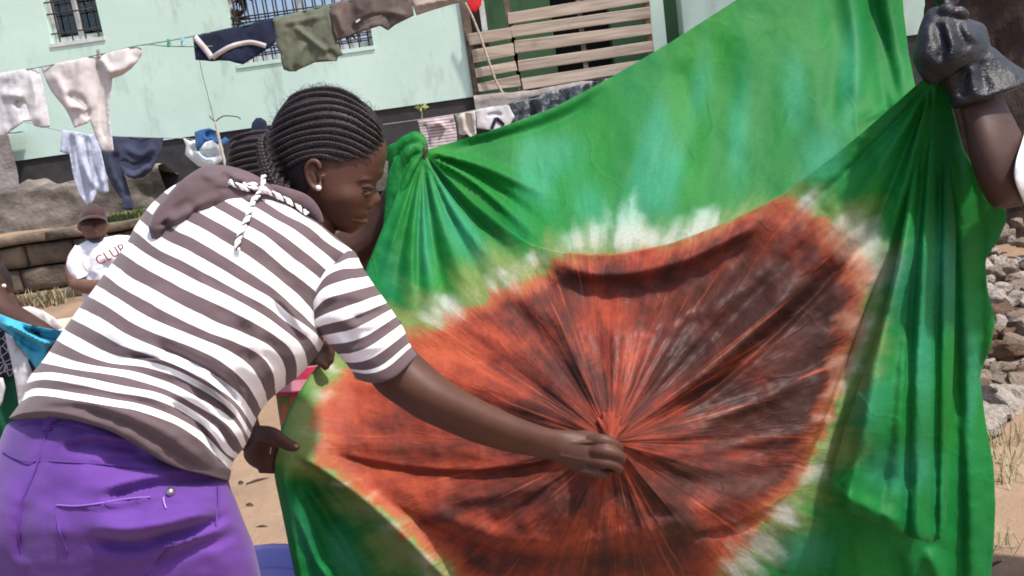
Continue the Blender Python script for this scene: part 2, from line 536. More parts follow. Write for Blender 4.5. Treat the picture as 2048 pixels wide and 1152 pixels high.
# windows: left, middle
w1 = (hx(92, 40)[0], hx(200, 40)[0], hx(155, 80)[1], hx(155, 80)[1] + 1.15)
w2 = (hx(463, 60)[0], hx(742, 60)[0], hx(612, 110)[1], hx(612, 110)[1] + 1.20)
TOP = 6.2
mb = MB()
xs = sorted([xl, w1[0], w1[1], w2[0], w2[1], x_post]); zs = sorted([z_bot, w1[2], w1[3], w2[2], w2[3], TOP])
def hole(x, z):
    return any(w[0] < x < w[1] and w[2] < z < w[3] for w in (w1, w2))
for i in range(len(xs) - 1):
    for k in range(len(zs) - 1):
        if not hole((xs[i] + xs[i + 1]) / 2, (zs[k] + zs[k + 1]) / 2):
            mb.box((xs[i], HY, zs[k]), (xs[i + 1], HY + 0.24, zs[k + 1]))
ho = mb.build('wall', M_MINT, house, False)
bm = bmesh.new(); bm.from_mesh(ho.data); bmesh.ops.remove_doubles(bm, verts=bm.verts, dist=1e-5); bm.to_mesh(ho.data); bm.free()
mb = MB(); mb.box((xl, HY + 0.02, 0.2), (x_post + 6.5, HY + 0.30, z_bot - 0.003)); mb.build('plinth', M_BLACK, house, False)
# rooms behind the windows
mb = MB(); mb.box((xl, HY + 0.9, z_bot), (x_post - 0.1, HY + 1.0, TOP)); mb.build('room_back', M_DARKROOM, house, False)
mb = MB(); mb.box((xl, HY - 0.5, TOP + 0.003), (x_post + 7, HY + 4, TOP + 0.2)); mb.build('roof', M_DKWOOD, house, False)

def window(w, cols, hbars, mull, leaves, sky_reflection):
    x0, x1, z0, z1 = w
    mb = MB(); yf = HY + 0.10; t = 0.045
    mb.box((x0, yf, z0), (x0 + t, yf + 0.05, z1)); mb.box((x1 - t, yf, z0), (x1, yf + 0.05, z1)); mb.box((x0 + t, yf, z0), (x1 - t, yf + 0.05, z0 + t * 1.4)); mb.box((x0 + t, yf, z1 - t), (x1 - t, yf + 0.05, z1))
    fr = mb.build('window', M_WHITEF, house, False)
    for k in range(mull):
        xm = x0 + (x1 - x0) * (k + 1) / (mull + 1)
        b = MB(); b.box((xm - 0.022, yf - 0.004, z0 + t * 1.4), (xm + 0.022, yf + 0.046, z1 - t)); b.build('mullion', M_WHITEF, fr, False)
    if sky_reflection:
        n = 90; V = []; F = []
        for i in range(n + 1):
            x = x0 + (x1 - x0) * i / n; y = HY + 0.30 + 0.02 * math.sin(i * 0.8) + 0.012 * math.sin(i * 0.31)
            V += [(x, y, z0 - 0.02), (x, y, z1)]
        for i in range(n): F.append((2 * i, 2 * i + 2, 2 * i + 3, 2 * i + 1))
        mesh_obj('sky_reflection', V, F, M_SKYREF, fr)  # pale wavy sheet standing in for sky reflected in the pane
    rs = random.Random(3 + cols)
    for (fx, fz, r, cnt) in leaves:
        c = Vector((x0 + (x1 - x0) * fx, HY + (0.085 if sky_reflection else 0.22), z0 + (z1 - z0) * fz)); V = []; F = []
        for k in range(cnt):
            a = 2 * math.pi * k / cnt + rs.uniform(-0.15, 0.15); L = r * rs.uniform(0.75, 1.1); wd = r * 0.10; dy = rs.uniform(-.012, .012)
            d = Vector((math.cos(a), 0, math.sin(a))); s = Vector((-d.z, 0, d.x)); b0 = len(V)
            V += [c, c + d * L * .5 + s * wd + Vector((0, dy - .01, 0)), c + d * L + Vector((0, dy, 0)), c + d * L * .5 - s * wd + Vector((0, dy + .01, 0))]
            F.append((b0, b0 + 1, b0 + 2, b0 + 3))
        mesh_obj('leaf_reflection', V, F, M_LEAFREFD if sky_reflection else M_LEAFREFG, fr, False)  # leaf shapes modelled in place of trees reflected in the glass
    b = MB(); b.box((x0 + t, yf + 0.020, z0 + t), (x1 - t, yf + 0.026, z1 - t)); b.build('pane', M_GLASSR if sky_reflection else M_GLASS, fr, False)
    yb = HY + 0.05
    for k in range(cols):
        xb = x0 + (x1 - x0) * (k + 0.5) / cols
        b = MB(); b.tube([(xb, yb, z0 + 0.005), (xb, yb, z1 - 0.005)], 0.008, n=6, sub=1); b.build('bar', M_IRON, fr)
    for fz in hbars:
        zb = z0 + fz
        b = MB(); b.tube([(x0 - 0.02, yb - 0.014, zb), (x1 + 0.02, yb - 0.014, zb)], 0.008, n=6, sub=1); b.build('bar', M_IRON, fr)
    b = MB(); b.box((x0 - 0.02, HY - 0.012, z0 - 0.04), (x1 + 0.01, HY + 0.097, z0 - 0.003)); b.build('sill', M_WHITEF if not sky_reflection else M_MINT, fr, False)
    return fr
window(w1, 4, [0.10, 0.30, 0.42, 0.75, 1.0], 1, [(0.25, .35, .20, 11), (0.72, .30, .18, 9), (.35, .7, .24, 11), (.75, .62, .2, 10)], False)
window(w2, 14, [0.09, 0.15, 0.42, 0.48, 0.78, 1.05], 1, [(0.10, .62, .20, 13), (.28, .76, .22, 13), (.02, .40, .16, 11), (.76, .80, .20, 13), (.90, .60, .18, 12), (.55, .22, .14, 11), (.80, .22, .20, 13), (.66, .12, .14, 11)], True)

# porch
xc0, xc1 = hx(1302, 40)[0], hx(1330, 40)[0]
xg = hx(1366, 40)[0]
xe = x_post + 6.5
yb_ = HY + 1.5
mb = MB(); mb.box((x_post + 0.003, HY + 0.303, z_bot - 0.15), (xe, yb_, z_bot + 0.02)); mb.build('porch_floor', M_CONC, house, False)
xd0, xd1 = on_y(1106, 60, yb_).x, on_y(1222, 60, yb_).x
xq0, xq1 = on_y(1345, 40, yb_).x, on_y(1420, 40, yb_).x
mb = MB(); mb.box((x_post - 0.2, yb_, z_bot), (xd0, yb_ + 0.2, TOP)); mb.box((xd1, yb_, z_bot), (xe, yb_ + 0.2, TOP)); mb.box((xd0, yb_, z_bot + 2.1), (xd1, yb_ + 0.2, TOP)); mb.build('porch_wall', M_PORCH, house, False)
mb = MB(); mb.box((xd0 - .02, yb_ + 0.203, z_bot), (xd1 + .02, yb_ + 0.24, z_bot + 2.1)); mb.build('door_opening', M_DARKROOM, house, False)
mb = MB(); mb.box((xc0, HY + 0.01, z_bot), (xc1, HY + 0.28, TOP)); mb.build('porch_column', M_MINT, house, False)
mb = MB(); mb.box((xg, HY + 0.0, z_bot), (xe, HY + 0.24, TOP)); mb.build('side_wall', M_PORCH if False else M_MINT, house, False)
mb = MB(); mb.box((x_post + 0.004, HY - 0.03, z_bot - 0.02), (x_post + 0.09, HY + 0.06, TOP)); mb.build('corner_post', M_DKWOOD, house, False)
for (px_, t_) in ((926, .022), (966, .03)):
    p = on_y(px_, 30, HY + 0.05)
    mb = MB(); mb.box((p.x - t_, HY + 0.08, on_y(px_, 62, HY + .08).z), (p.x + t_, HY + 0.12, TOP)); mb.build('porch_pipe', M_WHITEF, house, False)
p0 = on_y(952, 30, HY + .4)
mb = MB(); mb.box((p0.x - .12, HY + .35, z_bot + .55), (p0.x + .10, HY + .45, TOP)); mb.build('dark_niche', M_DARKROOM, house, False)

# board barrier across the porch
Z3 = lambda x, y: (880 + x / 3.531, y / 3.531)
bar = thing('pallet_barrier', 'barrier of weathered horizontal pallet boards across the porch front', 'barrier', tuple(on_y(*Z3(900, 600), HY - .05)))
def board(L0, L1, R0, R1, yy=HY - 0.06, t=0.025, nm='board'):
    q = [on_y(*Z3(*p), yy) for p in (L0, R0, R1, L1)]
    V = [tuple(p) for p in q] + [(p.x, p.y + t, p.z) for p in q]
    rs = random.Random(int(L0[1] * 7 + L0[0]))
    V = [(x + rs.uniform(-.006, .006), y + rs.uniform(-.008, .008), z + rs.uniform(-.006, .006)) for x, y, z in V]
    mb = MB(); mb.add(V, [(0, 1, 2, 3), (7, 6, 5, 4), (0, 4, 5, 1), (1, 5, 6, 2), (2, 6, 7, 3), (3, 7, 4, 0)])
    o = mb.build(nm, M_WOOD, bar, False)
    bv = o.modifiers.new('b', 'BEVEL'); bv.width = 0.004; bv.segments = 1
board((475, 95), (485, 175), (1475, -68), (1478, 14))
board((500, 182), (510, 262), (1480, 48), (1485, 130))
board((520, 292), (530, 378), (1490, 165), (1497, 240))
board((545, 430), (555, 508), (1500, 290), (1505, 366))
board((575, 552), (588, 632), (1510, 410), (1515, 488))
board((195, 240), (208, 320), (500, 195), (505, 272), HY - .085)
board((225, 352), (236, 445), (515, 302), (525, 388), HY - .085)
board((245, 482), (255, 552), (535, 432), (545, 500), HY - .085)
board((265, 592), (275, 650), (555, 532), (570, 606), HY - .085)
for (x0, y0, x1, y1, w_) in [(462, -40, 565, 640, .06), (970, -30, 1040, 560, .05), (1452, -60, 1490, 470, .06), (500, 150, 560, 560, .05), (195, 220, 262, 650, .05)]:
    a = on_y(*Z3(x0, y0), HY - .02); b = on_y(*Z3(x1, y1), HY - .02)
    mb = MB(); mb.bar(a, b, w_, 0.05, (0, 1, 0)); mb.build('upright', M_DKWOOD, bar, False)
stk = thing('leaning_stick', 'thin pale stick leaning over the pallet boards of the porch', 'stick', tuple(on_y(*Z3(440, 660), HY - .13)))
mb = MB(); mb.tube([on_y(*Z3(x, y), HY - .14) for x, y in ((180, 20), (230, 120), (285, 260), (340, 420), (390, 560), (432, 640), (452, 665))], [.010, .012, .013, .013, .013, .014, .018], n=8, sub=4); mb.build('stem', M_WOOD, stk)
tag(garment('red_cloth', [(926, -14), (966, -14), (962, 10), (952, 26), (940, 22), (930, 8)], 8.6, mk('red_cloth', (0.62, 0.02, 0.025), (0.5, 0.015, 0.02)), sp=4, puff=.05, amp=.02), 'small bright red cloth hung at the porch post', 'cloth')

# ------------------------------------------------------------------ foundation, terrace, block wall
def lumpy(x0, x1, y0, y1, z0, z1, seed, amp=0.06, res=0.05, topamp=0.03):
    nx = int((x1 - x0) / res); nz = int((z1 - z0) / res); ny = max(2, int((y1 - y0) / res))
    prof = [(y0, z0 + (z1 - z0) * k / nz, 0) for k in range(nz + 1)] + [(y0 + (y1 - y0) * k / ny, z1, 1) for k in range(1, ny + 1)]
    V = []; F = []
    for i in range(nx + 1):
        x = x0 + (x1 - x0) * i / nx
        for (y, z, tp) in prof:
            n = float(fbm(np.array(x * 2.0), np.array(z * 2.8 + y * 1.5), seed, 5)); n2 = float(fbm(np.array(x * 2.4), np.array(y * 3.0), seed + 5, 5))
            V.append((x, y + (amp * n if not tp else 0), z + (topamp * n2 if z > z0 + 0.02 else 0)))
    m = len(prof)
    for i in range(nx):
        for k in range(m - 1): F.append((i * m + k, (i + 1) * m + k, (i + 1) * m + k + 1, i * m + k + 1))
    return V, F
TY = 7.75
zt = on_y(60, 470, TY).z
terr_l, terr_r = on_y(-800, 560, TY).x, on_y(640, 470, TY).x
V, F = lumpy(terr_l, terr_r + 0.4, TY + 0.12, HY + 0.2, 0.2, zt, 7, .03, .08, .05)
tag(mesh_obj('terrace', V, F, M_GROUND), kind='structure')
zf = on_y(60, 345, HY - 0.25).z
fnd = thing('foundation', 'eroded grey concrete footing bulging below the black plinth of the house', 'foundation', (terr_l + 2, HY - .3, zt))
V, F = lumpy(terr_l - 1, on_y(330, 330, 8.7).x, 8.55, HY + 0.05, zt - 0.1, zf - 0.14, 31, .09, .035, .16)
mesh_obj('footing', V, F, M_CONC, fnd)
V, F = lumpy(on_y(330, 330, 8.7).x, on_y(1100, 330, 8.7).x, 8.78, HY + 0.05, zt - 0.1, zf - 0.36, 37, .08, .06, .08)
mesh_obj('footing', V, F, M_CONC, fnd)
pil = thing('old_pier', 'grey weathered masonry pier under the end of the mint wall', 'pier', (on_y(5, 300, 8.7).x, 8.7, zt))
V, F = lumpy(on_y(-60, 300, 8.6).x, on_y(24, 300, 8.6).x, 8.6, 8.95, zt - .05, on_y(10, 262, 8.6).z, 43, .05, .04, .03)
mesh_obj('shaft', V, F, mk('grey_masonry', (0.16, 0.14, 0.14), (0.27, 0.24, 0.23), scale=6, bump=.6, bscale=25, bdist=.02), pil)
V2 = []
# block retaining wall
rw = thing('block_wall', 'low retaining wall of large weathered concrete blocks with a cracked coping', 'wall', (on_y(60, 560, TY).x, TY, zt - .6))
rs = random.Random(8)
def block(x0, x1, z0, z1, yj=0.0, nm='block', y0=TY - .12, y1=TY + .12):
    nx, nz = 10, 5; V = []; F = []
    for side, y in ((0, y0 + yj), (1, y1)):
        for i in range(nx + 1):
            for k in range(nz + 1):
                u, w = i / nx, k / nz; e = min(u, 1 - u, w * .5, (1 - w) * .5)
                rnd = .02 * math.exp(-e * 22)
                x = x0 + (x1 - x0) * u; z = z0 + (z1 - z0) * w
                n = .03 * float(fbm(np.array(x * 4.), np.array(z * 6.), 77))
                V.append((x, y + (rnd + n if side == 0 else 0), z + .012 * float(fbm(np.array(x * 5.), np.array(z * 3.), 78))))
    m = (nx + 1) * (nz + 1)
    g = lambda s, i, k: s * m + i * (nz + 1) + k
    for i in range(nx):
        for k in range(nz):
            F.append((g(0, i, k), g(0, i + 1, k), g(0, i + 1, k + 1), g(0, i, k + 1)))
    for i in range(nx):
        F.append((g(0, i, nz), g(0, i + 1, nz), g(1, i + 1, nz), g(1, i, nz))); F.append((g(0, i, 0), g(1, i, 0), g(1, i + 1, 0), g(0, i + 1, 0)))
    for k in range(nz):
        F.append((g(0, 0, k), g(0, 0, k + 1), g(1, 0, k + 1), g(1, 0, k))); F.append((g(0, nx, k), g(1, nx, k), g(1, nx, k + 1), g(0, nx, k + 1)))
    mesh_obj(nm, V, F, M_BLOCK, rw)
M_BLOCK = mk('weathered_block', (0.185, 0.140, 0.10), (0.065, 0.050, 0.040), scale=3.2, detail=6, lo=.36, hi=.62, bump=.7, bscale=22, bdist=.02)
zc = zt - 0.02
rows_z = [(zc - .05, zc + .03), (zc - .27, zc - .075), (zc - .50, zc - .295), (zc - .74, zc - .52)]
px0 = on_y(66, 520, TY).x
bw = 0.47
x = terr_l
while x < terr_r:
    L = rs.uniform(.7, 1.1); block(x, min(x + L - .015, terr_r), rows_z[0][0], rows_z[0][1], rs.uniform(-.04, 0), 'coping', TY - .16, TY + .25); x += L
for r in (1, 2, 3):
    x = px0 + (0.0 if r == 1 else -0.1 if r == 2 else .12)
    while x > terr_l: x -= bw
    while x < terr_r:
        block(x + .014, x + bw - .014, rows_z[r][0], rows_z[r][1], rs.uniform(-.03, .02)); x += bw

# ------------------------------------------------------------------ grass, weeds, stones
M_GRASS = mk('grass_blades', (0.115, 0.155, 0.042), (0.20, 0.21, 0.075), scale=5, rough=.8, bump=0)
M_STRAW = mk('dry_grass', (0.30, 0.25, 0.15), (0.20, 0.17, 0.095), scale=9, rough=.85, bump=0)
def blades(spots, hgt, n, spread, seed, lean=.5, w=.006):
    rs = np.random.default_rng(seed); V = []; F = []
    for (x, y, z) in spots:
        for k in range(n):
            a = rs.uniform(0, 6.28); r = spread * rs.uniform(0, 1) ** .7; L = hgt * rs.uniform(.4, 1.1); bx, by = x + r * math.cos(a), y + r * math.sin(a)
            le = lean * rs.uniform(.2, 1); a2 = rs.uniform(0, 6.28); s = np.array([math.sin(a2), -math.cos(a2), 0]) * w
            p0 = np.array([bx, by, z - .01]); p1 = p0 + np.array([math.cos(a2) * L * le * .4, math.sin(a2) * L * le * .4, L * .6]); p2 = p0 + np.array([math.cos(a2) * L * le, math.sin(a2) * L * le, L * (1 - .35 * le)])
            b = len(V); V += [p0 - s, p0 + s, p1 + s * .7, p1 - s * .7, p2]; F += [(b, b + 1, b + 2, b + 3), (b + 3, b + 2, b + 4)]
    return V, F
rg = np.random.default_rng(4)
xa, xb = on_y(205, 440, 8.1).x, on_y(620, 440, 8.1).x
sp_ = [(rg.uniform(xa, xb), rg.uniform(TY + .1, 8.75), zt + .01) for _ in range(420)]
V, F = blades(sp_, .10, 16, .09, 5, .8, .006); tag(mesh_obj('grass', V, F, M_GRASS, None, False), 'short green grass growing on the terrace', 'grass', kind='stuff')
def tuft(px_, py_, z, h, n, spread, mat, label, seed, group=None, Y=None):
    p = on_y(px_, py_, Y) if Y else on_z(px_, py_, z)
    t_ = thing('grass_tuft', label, 'grass tuft', tuple(p), group)
    V, F = blades([tuple(p)], h, n, spread, seed, .9, .005); mesh_obj('blades', V, F, mat, t_, False)
yd = TY - .35
for k, (a, b) in enumerate([(55, 575), (85, 572), (105, 565), (30, 580)]):
    p = on_y(a, b, yd); 
    t_ = thing('grass_tuft', 'dry straw-coloured grass tuft at the foot of the block wall', 'grass tuft', (p.x, yd, float(ground_h(p.x, yd))), 'dry tufts at the block wall')
    V, F = blades([(p.x, yd, float(ground_h(p.x, yd)))], .22, 34, .14, 60 + k, 1.0, .007); mesh_obj('blades', V, F, M_STRAW, t_, False)
for k, (a, b, h) in enumerate([(2005, 925, .20), (2018, 960, .12), (2036, 890, .16), (2012, 1085, .09)]):
    p = on_z(a, b, 0.0)
    t_ = thing('grass_tuft', 'thin pale green grass tuft on the sand below the stones', 'grass tuft', tuple(p), 'tufts below the stones')
    V, F = blades([tuple(p)], h, 24, .07, 80 + k, .8, .002); mesh_obj('blades', V, F, mk('pale_grass', (0.30, 0.30, 0.15), (0.40, 0.36, 0.20), bump=0) if k == 0 else bpy.data.materials['pale_grass'], t_, False)

# stones of the heap on the right
def stone_mesh(seed):
    bm = bmesh.new(); bmesh.ops.create_icosphere(bm, subdivisions=3, radius=1.0)
    rs = random.Random(seed); off = Vector((rs.uniform(0, 50), rs.uniform(0, 50), rs.uniform(0, 50)))
    planes = [(Vector((rs.gauss(0, 1), rs.gauss(0, 1), rs.gauss(0, 1))).normalized(), rs.uniform(.50, .82)) for _ in range(14)]
    for v in bm.verts:
        p = v.co.copy()
        for n, d in planes:
            e = p.dot(n) - d
            if e > 0: p -= n * e * .95
        p *= 1 + .22 * mnoise.noise(p * 1.6 + off) + .08 * mnoise.noise(p * 4.5 + off)
        v.co = p
    me = bpy.data.meshes.new('stone'); bm.to_mesh(me); bm.free()
    return me
def stone_mat(name, a, b):
    m = NT(name); v = m.coord()
    c = m.ramp(m.noise(v, 3.0, 6, .65), [(.35, a), (.65, b)])
    c = m.mix(m.math('MULTIPLY', m.smooth(m.noise(v, 1.2, 4), .52, .66), .6), c, (0.14, .085, .055))
    m.set(Base_Color=c, Roughness=.92); m.b.inputs['Specular IOR Level'].default_value = .15
    m.bump(m.noise(v, 5, 6, .7), .8, .08); return m.m
SM = [stone_mat('pale_stone', (0.60, 0.53, 0.465), (0.42, 0.36, 0.31)), stone_mat('tan_stone', (0.38, 0.30, 0.235), (0.27, 0.20, 0.15)), stone_mat('brown_stone', (0.24, 0.155, 0.10), (0.16, 0.10, 0.07))]
meshes = []
for k in range(9):
    me = stone_mesh(200 + k); me.materials.append(SM[0 if k < 5 else 1 if k < 8 else 2]); meshes.append(me)
rs = random.Random(21)
placed = 0
for row, (py, cnt) in enumerate([(400, 10), (420, 11), (440, 11), (462, 11), (485, 11), (510, 11), (535, 10), (560, 10), (588, 10), (616, 9), (645, 9), (675, 8), (706, 8), (738, 7), (770, 6), (800, 4), (828, 3)]):
    for k in range(cnt):
        px_ = 1930 + k * 20 + rs.uniform(-9, 9)
        p = on_z(px_, py + rs.uniform(-8, 8), 0.10)
        s = rs.uniform(.04, .088)
        o = bpy.data.objects.new('stone', rs.choice(meshes)); COL.objects.link(o)
        o.location = (p.x, p.y, 0.02 + s * .35 + (0.12 if row < 5 else 0) * rs.random()); o.scale = (s * rs.uniform(.9, 1.4), s * rs.uniform(.8, 1.2), s * rs.uniform(.65, .95))
        o.rotation_euler = (rs.uniform(-.4, .4), rs.uniform(-.4, .4), rs.uniform(0, 6.28))
        k_ = meshes.index(o.data); nm_ = 'pale' if k_ < 5 else 'tan' if k_ < 8 else 'dark brown'
        tag(o, 'rough %s fieldstone in the heap beside the hanging cloth' % nm_, 'stone', '%s stones heaped beside the cloth' % nm_)
# bits lying on the sand
M_DEB = mk('dark_debris', (0.045, 0.032, 0.025), (0.09, 0.06, 0.04), scale=30)
for k, (a, b, L) in enumerate([(482, 966, .014), (515, 962, .05), (525, 1055, .03), (548, 1092, .02), (500, 1010, .02), (1290 + 700, 1130, .03)]):
    p = on_z(a, b, 0.012); ang = rs.uniform(-.5, .5)
    mb = MB(); d = Vector((math.cos(ang), math.sin(ang), 0)) * L
    mb.tube([p - d, p + Vector((0, 0, .006)), p + d], [.003, .007 if L < .02 else .005, .002], n=7, sub=3)
    tag(mb.build('twig' if L > .02 else 'pebble', M_DEB), 'short dark twig lying on the sand' if L > .02 else 'small dark pebble lying on the sand', 'twig' if L > .02 else 'pebble', 'twigs on the sand' if L > .02 else 'pebbles on the sand')

# dark old tree behind the raised arm
tree = thing('tree', 'thick dark tree trunk with flaking bark behind the gloved arm', 'tree', tuple(on_z(2010, 330, 0.0)))
tb = on_y(2035, 150, 6.6)
V = []; F = []; NT_, NH = 48, 90
for k in range(NH + 1):
    z = -.05 + 4.6 * k / NH
    r0 = .56 * (1 + .35 * math.exp(-max(z, 0) * 1.6))
    for i in range(NT_):
        a = 2 * math.pi * i / NT_
        n = float(fbm(np.array(a * 2.2), np.array(z * 1.3), 91)) * .10 + float(fbm(np.array(a * 9.), np.array(z * 3.), 92)) * .05
        V.append((tb.x + .10 + (r0 + n) * math.cos(a), 6.9 + (r0 + n) * math.sin(a), z))
for k in range(NH):
    for i in range(NT_):
        i2 = (i + 1) % NT_; F.append((k * NT_ + i, k * NT_ + i2, (k + 1) * NT_ + i2, (k + 1) * NT_ + i))
mt = NT('dark_bark'); v = mt.coord((1, 1, .5))
c = mt.ramp(mt.noise(v, 9, 6, .7), [(.35, (0.020, 0.011, 0.008)), (.58, (0.045, 0.025, 0.017)), (.76, (0.10, 0.060, 0.040))])
c = mt.mix(mt.smooth(mt.noise(mt.coord(), 2.3, 3), .66, .70), c, (0.34, .24, .17))
mt.set(Base_Color=c, Roughness=.9); mt.bump(mt.noise(v, 14, 6, .7), .9, .05)
mesh_obj('trunk', V, F, mt.m, tree)
mb = MB(); rs2 = np.random.default_rng(3); V = []; F = []
for k in range(6):
    a = k * 1.05; mb.tube([(tb.x + .1, 6.9, 4.4), (tb.x + .1 + .7 * math.cos(a), 6.9 + .7 * math.sin(a), 5.2), (tb.x + .1 + 1.6 * math.cos(a), 6.9 + 1.6 * math.sin(a), 5.8)], [.25, .14, .05], n=8)
mb.build('limbs', mt.m, tree)
for k in range(2600):
    c_ = rs2.normal(0, 1, 3); c_ = c_ / np.linalg.norm(c_) * rs2.uniform(.3, 1) ** .5
    p = np.array([tb.x + .9, 7.4, 6.2]) + c_ * np.array([1.7, 1.6, .9]); d = rs2.normal(0, 1, 3); d /= np.linalg.norm(d); s = np.cross(d, rs2.normal(0, 1, 3)); s /= np.linalg.norm(s)
    b = len(V); V += [p, p + d * .07 + s * .03, p + d * .15, p + d * .07 - s * .03]; F.append((b, b + 1, b + 2, b + 3))
mesh_obj('crown', V, F, mk('tree_leaf', (0.05, 0.09, 0.03), (0.08, .13, .04), bump=0), tree, False)
# ------------------------------------------------------------------ laundry
def cloth_mat(name, a, b=None, scale=4, rough=.92):
    return mk(name, a, b or tuple(x * .86 for x in a), rough=rough, scale=scale, bump=.35, bscale=28, bdist=.01, spec=.12, sheen=.1)
DU, DL = 5.5, 7.6
M_ROPE = mk('green_line', (0.16, 0.30, 0.24), (0.10, .2, .16), scale=80)
M_ROPEG = mk('grey_line', (0.30, 0.30, 0.30), (0.2, .2, .2), scale=80)
def line(pts, d, mat, label, r=.004, nm='clothesline'):
    mb = MB(); px_tube(mb, [(x, y, d) for x, y in pts], r, n=6, sub=6)
    return tag(mb.build(nm, mat), label, 'clothesline')
line([(-220, 190), (-30, 152), (82, 134), (195, 110), (284, 90), (330, 92), (386, 93), (470, 92)], DU + .01, M_ROPE, 'thin green clothesline carrying the white and cream clothes')
line([(284, 90), (340, 81), (388, 72), (470, 55), (547, 37), (659, 9), (760, -12), (860, -32), (1000, -62)], DU + .012, M_ROPE, 'green clothesline carrying the navy, olive, brown and tan clothes')
line([(0, 232), (60, 246), (124, 262), (200, 271), (330, 276), (366, 277), (442, 284)], DL + .01, M_ROPEG, 'low grey clothesline with the pale blue shirt and navy trousers')
line([(760, 250), (834, 240), (908, 229), (950, 220), (1016, 207), (1080, 196)], DL + .01, M_ROPEG, 'low grey clothesline with small shirts under the porch edge')
def hang(name, poly, d, mat, label, cat, **k):
    o = garment(name, poly, d, mat, **k); return tag(o, label, cat)
M_WSH = cloth_mat('white_cotton', (0.50, 0.485, 0.50)); M_CRM = cloth_mat('cream_cotton', (0.50, 0.455, 0.445)); M_NAVY = cloth_mat('navy_cotton', (0.014, 0.018, 0.040)); M_OLV = cloth_mat('olive_cotton', (0.125, 0.130, 0.090), (0.10, .108, .075))
M_BRN = cloth_mat('taupe_cotton', (0.120, 0.092, 0.080), (0.095, .075, .066)); M_TAN = cloth_mat('tan_cotton', (0.33, 0.265, 0.225)); M_PBL = cloth_mat('pale_blue_cotton', (0.40, 0.43, 0.54)); M_DBL = cloth_mat('navy_twill', (0.040, 0.046, 0.080), (0.030, .035, .062))
hang('white_shorts', [(-60, 158), (-20, 149), (30, 141), (76, 134), (84, 160), (90, 190), (95, 216), (100, 254), (85, 256), (69, 252), (64, 243), (50, 242), (34, 254), (10, 270), (-20, 284), (-60, 290)], DU, M_WSH, 'white shorts pegged over the green clothesline at the pier end', 'shorts', sp=5, puff=.03, amp=.02, seed=4,
     fold=[([(30, 200), (48, 215), (52, 240)], -.05, 7), ([(0, 190), (30, 190), (45, 200)], .03, 8), ([(60, 140), (70, 190), (75, 250)], .03, 9), ([(20, 150), (10, 200), (15, 260)], -.02, 10)])
hang('cream_shirt', [(82, 134), (120, 125), (160, 117), (195, 110), (240, 99), (281, 91), (285, 107), (276, 122), (263, 137), (245, 150), (225, 157), (223, 176), (218, 199), (220, 240), (224, 270), (228, 302), (214, 304), (202, 300), (191, 272), (179, 240), (176, 246), (149, 256), (142, 240), (137, 229), (128, 214), (115, 199), (102, 182), (92, 162)], DU, M_CRM, 'cream long-sleeved shirt hanging by its hem with one sleeve trailing down', 'shirt', sp=5, puff=.03, amp=.018, seed=9,
     fold=[([(200, 112), (215, 140), (225, 155)], .05, 7), ([(195, 112), (200, 150), (205, 200), (212, 290)], -.04, 6), ([(130, 190), (160, 200), (178, 240)], -.04, 7), ([(140, 215), (160, 215), (175, 225)], .03, 5), ([(210, 135), (240, 140), (270, 115)], .03, 8), ([(100, 140), (125, 180), (140, 230)], .025, 10)])
nv = hang('navy_garment', [(386, 71), (430, 62), (480, 51), (520, 42), (547, 35), (550, 60), (552, 84), (540, 94), (520, 108), (502, 119), (486, 129), (472, 126), (459, 122), (440, 121), (425, 123), (408, 121), (391, 120), (388, 95)], DU, M_NAVY, 'navy garment with cream V-shaped trim on the clothesline', 'garment', sp=5, puff=.025, amp=.015, seed=12)
def trim(parent, pts, nm, mat, r, only, d0=0.012):
    mb = MB(); P = [(x, y, surf(x, y, 8, (only,)) - d0) for x, y in pts]
    Q = spline(np.array(P), 6); W = U(Q); T = np.gradient(W, axis=0); T /= np.linalg.norm(T, axis=1)[:, None]
    vd = W - _T; vd /= np.linalg.norm(vd, axis=1)[:, None]; S = np.cross(T, vd); S /= np.linalg.norm(S, axis=1)[:, None]
    V = np.concatenate([W + S * r, W - S * r, W + S * r + vd * .012, W - S * r + vd * .012]); n = len(W); F = []
    for i in range(n - 1):
        F += [(i, i + 1, n + i + 1, n + i), (2 * n + i, 3 * n + i, 3 * n + i + 1, 2 * n + i + 1), (i, 2 * n + i, 2 * n + i + 1, i + 1), (n + i, n + i + 1, 3 * n + i + 1, 3 * n + i)]
    mb.add(V, F); return mb.build(nm, mat, parent)
trim(nv, [(389, 73), (400, 86), (412, 100), (424, 116)], 'trim', M_CRM, .020, 'navy_garment')
trim(nv, [(424, 116), (440, 105), (462, 93), (484, 87), (505, 85), (532, 92)], 'trim', M_CRM, .016, 'navy_garment')
hang('olive_garment', [(545, 38), (600, 24), (657, 10), (664, 40), (669, 66), (676, 88), (687, 110), (676, 113), (674, 122), (655, 123), (629, 125), (612, 133), (598, 139), (592, 143), (578, 143), (567, 139), (562, 120), (561, 108), (553, 93), (550, 62)], DU, M_OLV, 'olive green garment with pointed seams hanging from the clothesline', 'garment', sp=5, puff=.025, amp=.016, seed=15,
     fold=[([(560, 48), (600, 42), (655, 30)], .015, 4), ([(585, 48), (620, 78), (660, 108)], .03, 5), ([(615, 82), (600, 105), (592, 138)], .03, 5), ([(655, 100), (665, 112), (668, 122)], -.03, 5)])
hang('brown_garment', [(659, 8), (700, -3), (760, -14), (818, -26), (824, 0), (828, 31), (810, 40), (790, 50), (776, 61), (764, 54), (759, 52), (740, 58), (720, 65), (700, 72), (674, 82), (670, 70), (666, 60), (662, 32)], DU, M_BRN, 'taupe brown garment with a small white label on the clothesline', 'garment', sp=5, puff=.025, amp=.02, seed=18,
     fold=[([(700, 65), (740, 38), (800, 30)], -.04, 6), ([(670, 20), (680, 50), (690, 70)], .03, 7), ([(760, 40), (780, 28), (815, 30)], .03, 6)])
